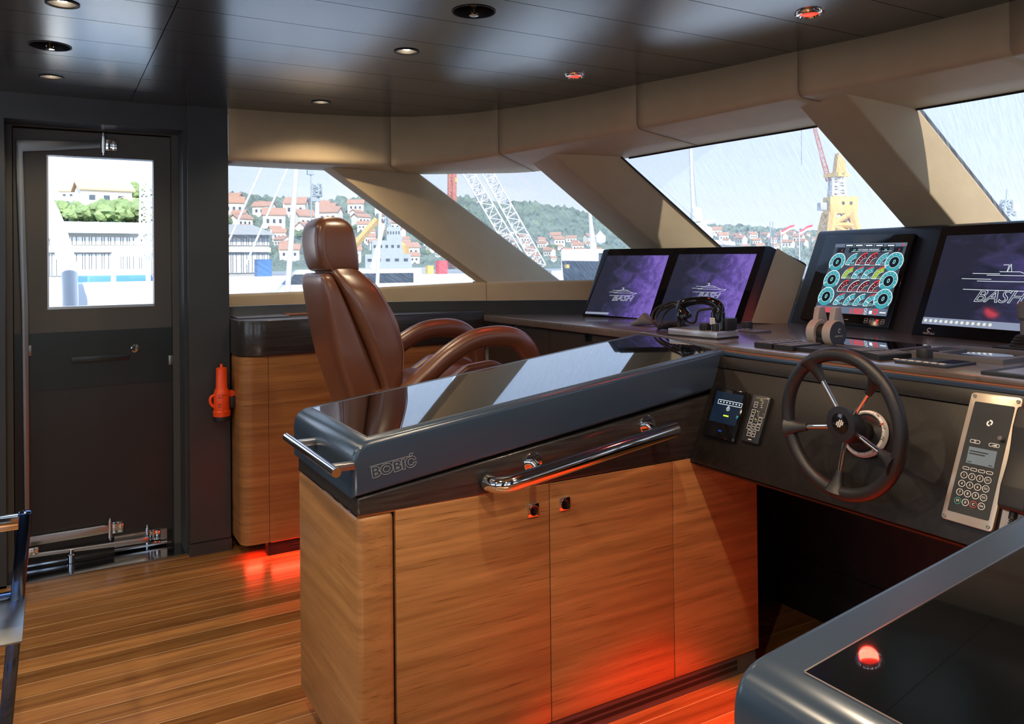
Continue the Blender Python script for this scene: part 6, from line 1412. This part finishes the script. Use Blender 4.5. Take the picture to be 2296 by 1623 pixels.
# third window: mast with radar, yellow crane, flags
def rd3(t, d):
    mb = MB(); mb.lathe([(0, -.45), (.32, -.4), (.36, 0), (.26, .34), (0, .45)], Fr(far(1562, 481, d), (1, 0, 0), (0, 1, 0)), 18); mb.build('radar_dome', 'hullwhite', t)
    mb = MB(); mb.lathe([(0, -.4), (.30, -.3), (.34, 0), (.22, .3), (0, .4)], Fr(far(1586, 522, d), (1, 0, 0), (0, 1, 0)), 18); mb.build('radar_dome', 'hullwhite', t)
    mb = MB(); mb.tube([far(1552, 500, d), far(1602, 498, d)], .12, 6); mb.tube([far(1565, 500, d), far(1575, 545, d)], .5, 6); mb.build('platform', 'whitesteel', t)
    mb = MB(); mb.tube([far(1551, 345, d), far(1563, 475, d)], .015, 4); mb.build('stay', 'steeldark', t)
mast('radar_mast', 'white mast with radar domes at the left of the yellow crane window', (1557, 560), (1547, 300), 46, .13, .09, extra=rd3)
d = 110; t = thing('yellow_crane', 'yellow harbour crane with a boxy cab in the third window', 'crane', far(1880, 590, d)); k_ = d/FPX
mb = MB(); lattice(mb, far(1879, 590, d), far(1880, 478, d), 75*k_, 40*k_, 4, .35, side=R_); mb.build('base_tower', 'yellow', t)
CFy = Fr(far(1884, 461, d), R_, (0, 0, 1)); mb = MB(); mb.box((0, 0, 0), (58*k_, 36*k_, 40*k_), CFy, r=.15); cb = mb.build('machine_house', 'yellow', t)
mb = MB()
for x in (-2, 14): mb.box((x*k_, 4*k_, 20.3*k_), (5*k_, 6*k_, .1), CFy)
mb.build('window', 'hulldark', cb)
mb = MB(); mb.box((-37*k_, -2*k_, 0), (16*k_, 16*k_, 20*k_), CFy, r=.1); mb.build('counterweight', 'concrete', t)
mb = MB(); lattice(mb, far(1876, 440, d), far(1876, 398, d), 26*k_, 22*k_, 5, .10, side=R_); mb.build('upper_tower', 'whitesteel', t)
mb = MB(); mb.box(far(1876, 393, d), (36*k_, 36*k_, 8*k_)); mb.prism([far(1866, 391, d), far(1890, 389, d), far(1888, 366, d), far(1872, 345, d), far(1869, 362, d)], -_f*1.2); mb.build('head', 'yellow', t)
mb = MB(); lattice(mb, far(1858, 405, d), far(1820, 262, d), .55, .3, 14, .035); mb.build('jib', 'redpaint', t)
mb = MB(); mb.tube([far(1797, 370, d), far(1797, 250, d)], .05, 4); mb.tube([far(1862, 470, d), far(1856, 380, d)], .05, 4); mb.build('hoist_cable', 'steeldark', t)
for px, lab in ((1765, 'red and white flag on a pole, left of the two flags'), (1806, 'red and white flag on a pole, right of the two flags')):
    d = 75; k_ = d/FPX; t = thing('flag', lab, 'flag', far(px-14, 556, d)); mb = MB(); q_ = far(px-14, 516, d); mb.tube([V((q_.x, q_.y, SEA)), q_], .05, 6); mb.build('pole', 'whitesteel', t)
    for j, m_ in enumerate(('flagred', 'whitesteel')):
        A_ = [far(px-14+30*i/6, 516-14*i/6+1.2*math.sin(i*1.3)+5*j, d) for i in range(7)]; B_ = [far(px-14+30*i/6, 521-14*i/6+1.2*math.sin(i*1.3)+5*j, d) for i in range(7)]
        mb = MB(); mb.prism(A_+B_[::-1], -_f*.02); mb.build('stripe', m_, t)
for px in (1727, 1733):
    mast('lamp_mast', 'thin dark pole on the far shore, %s of a close pair' % ('left' if px < 1730 else 'right'), (px, 556), (px, 497), 120, .10, .08, 'navy', 'pole')
d = 60; k_ = d/FPX; t = thing('ship_mast', 'white ship mast with a dome at the right edge of the picture', 'mast', far(2256, 520, d))
mb = MB(); lattice(mb, far(2256, 500, d), far(2257, 448, d), 26*k_, 12*k_, 4, .05, side=R_); mb.tube([far(2257, 450, d), far(2257, 425, d)], .05, 6); mb.build('tower', 'navy', t)
mb = MB(); mb.lathe([(0, -.32), (.24, -.26), (.26, 0), (.2, .22), (0, .3)], Fr(far(2277, 465, d), (1, 0, 0), (0, 1, 0)), 16); mb.build('radar_dome', 'hullwhite', t)
mb = MB(); A_ = far(2225, 497, d); mb.box(far(2275, 500, d), (3.4, 3.4, .6), r=.1); mb.build('top_deck', 'hullwhite', t)
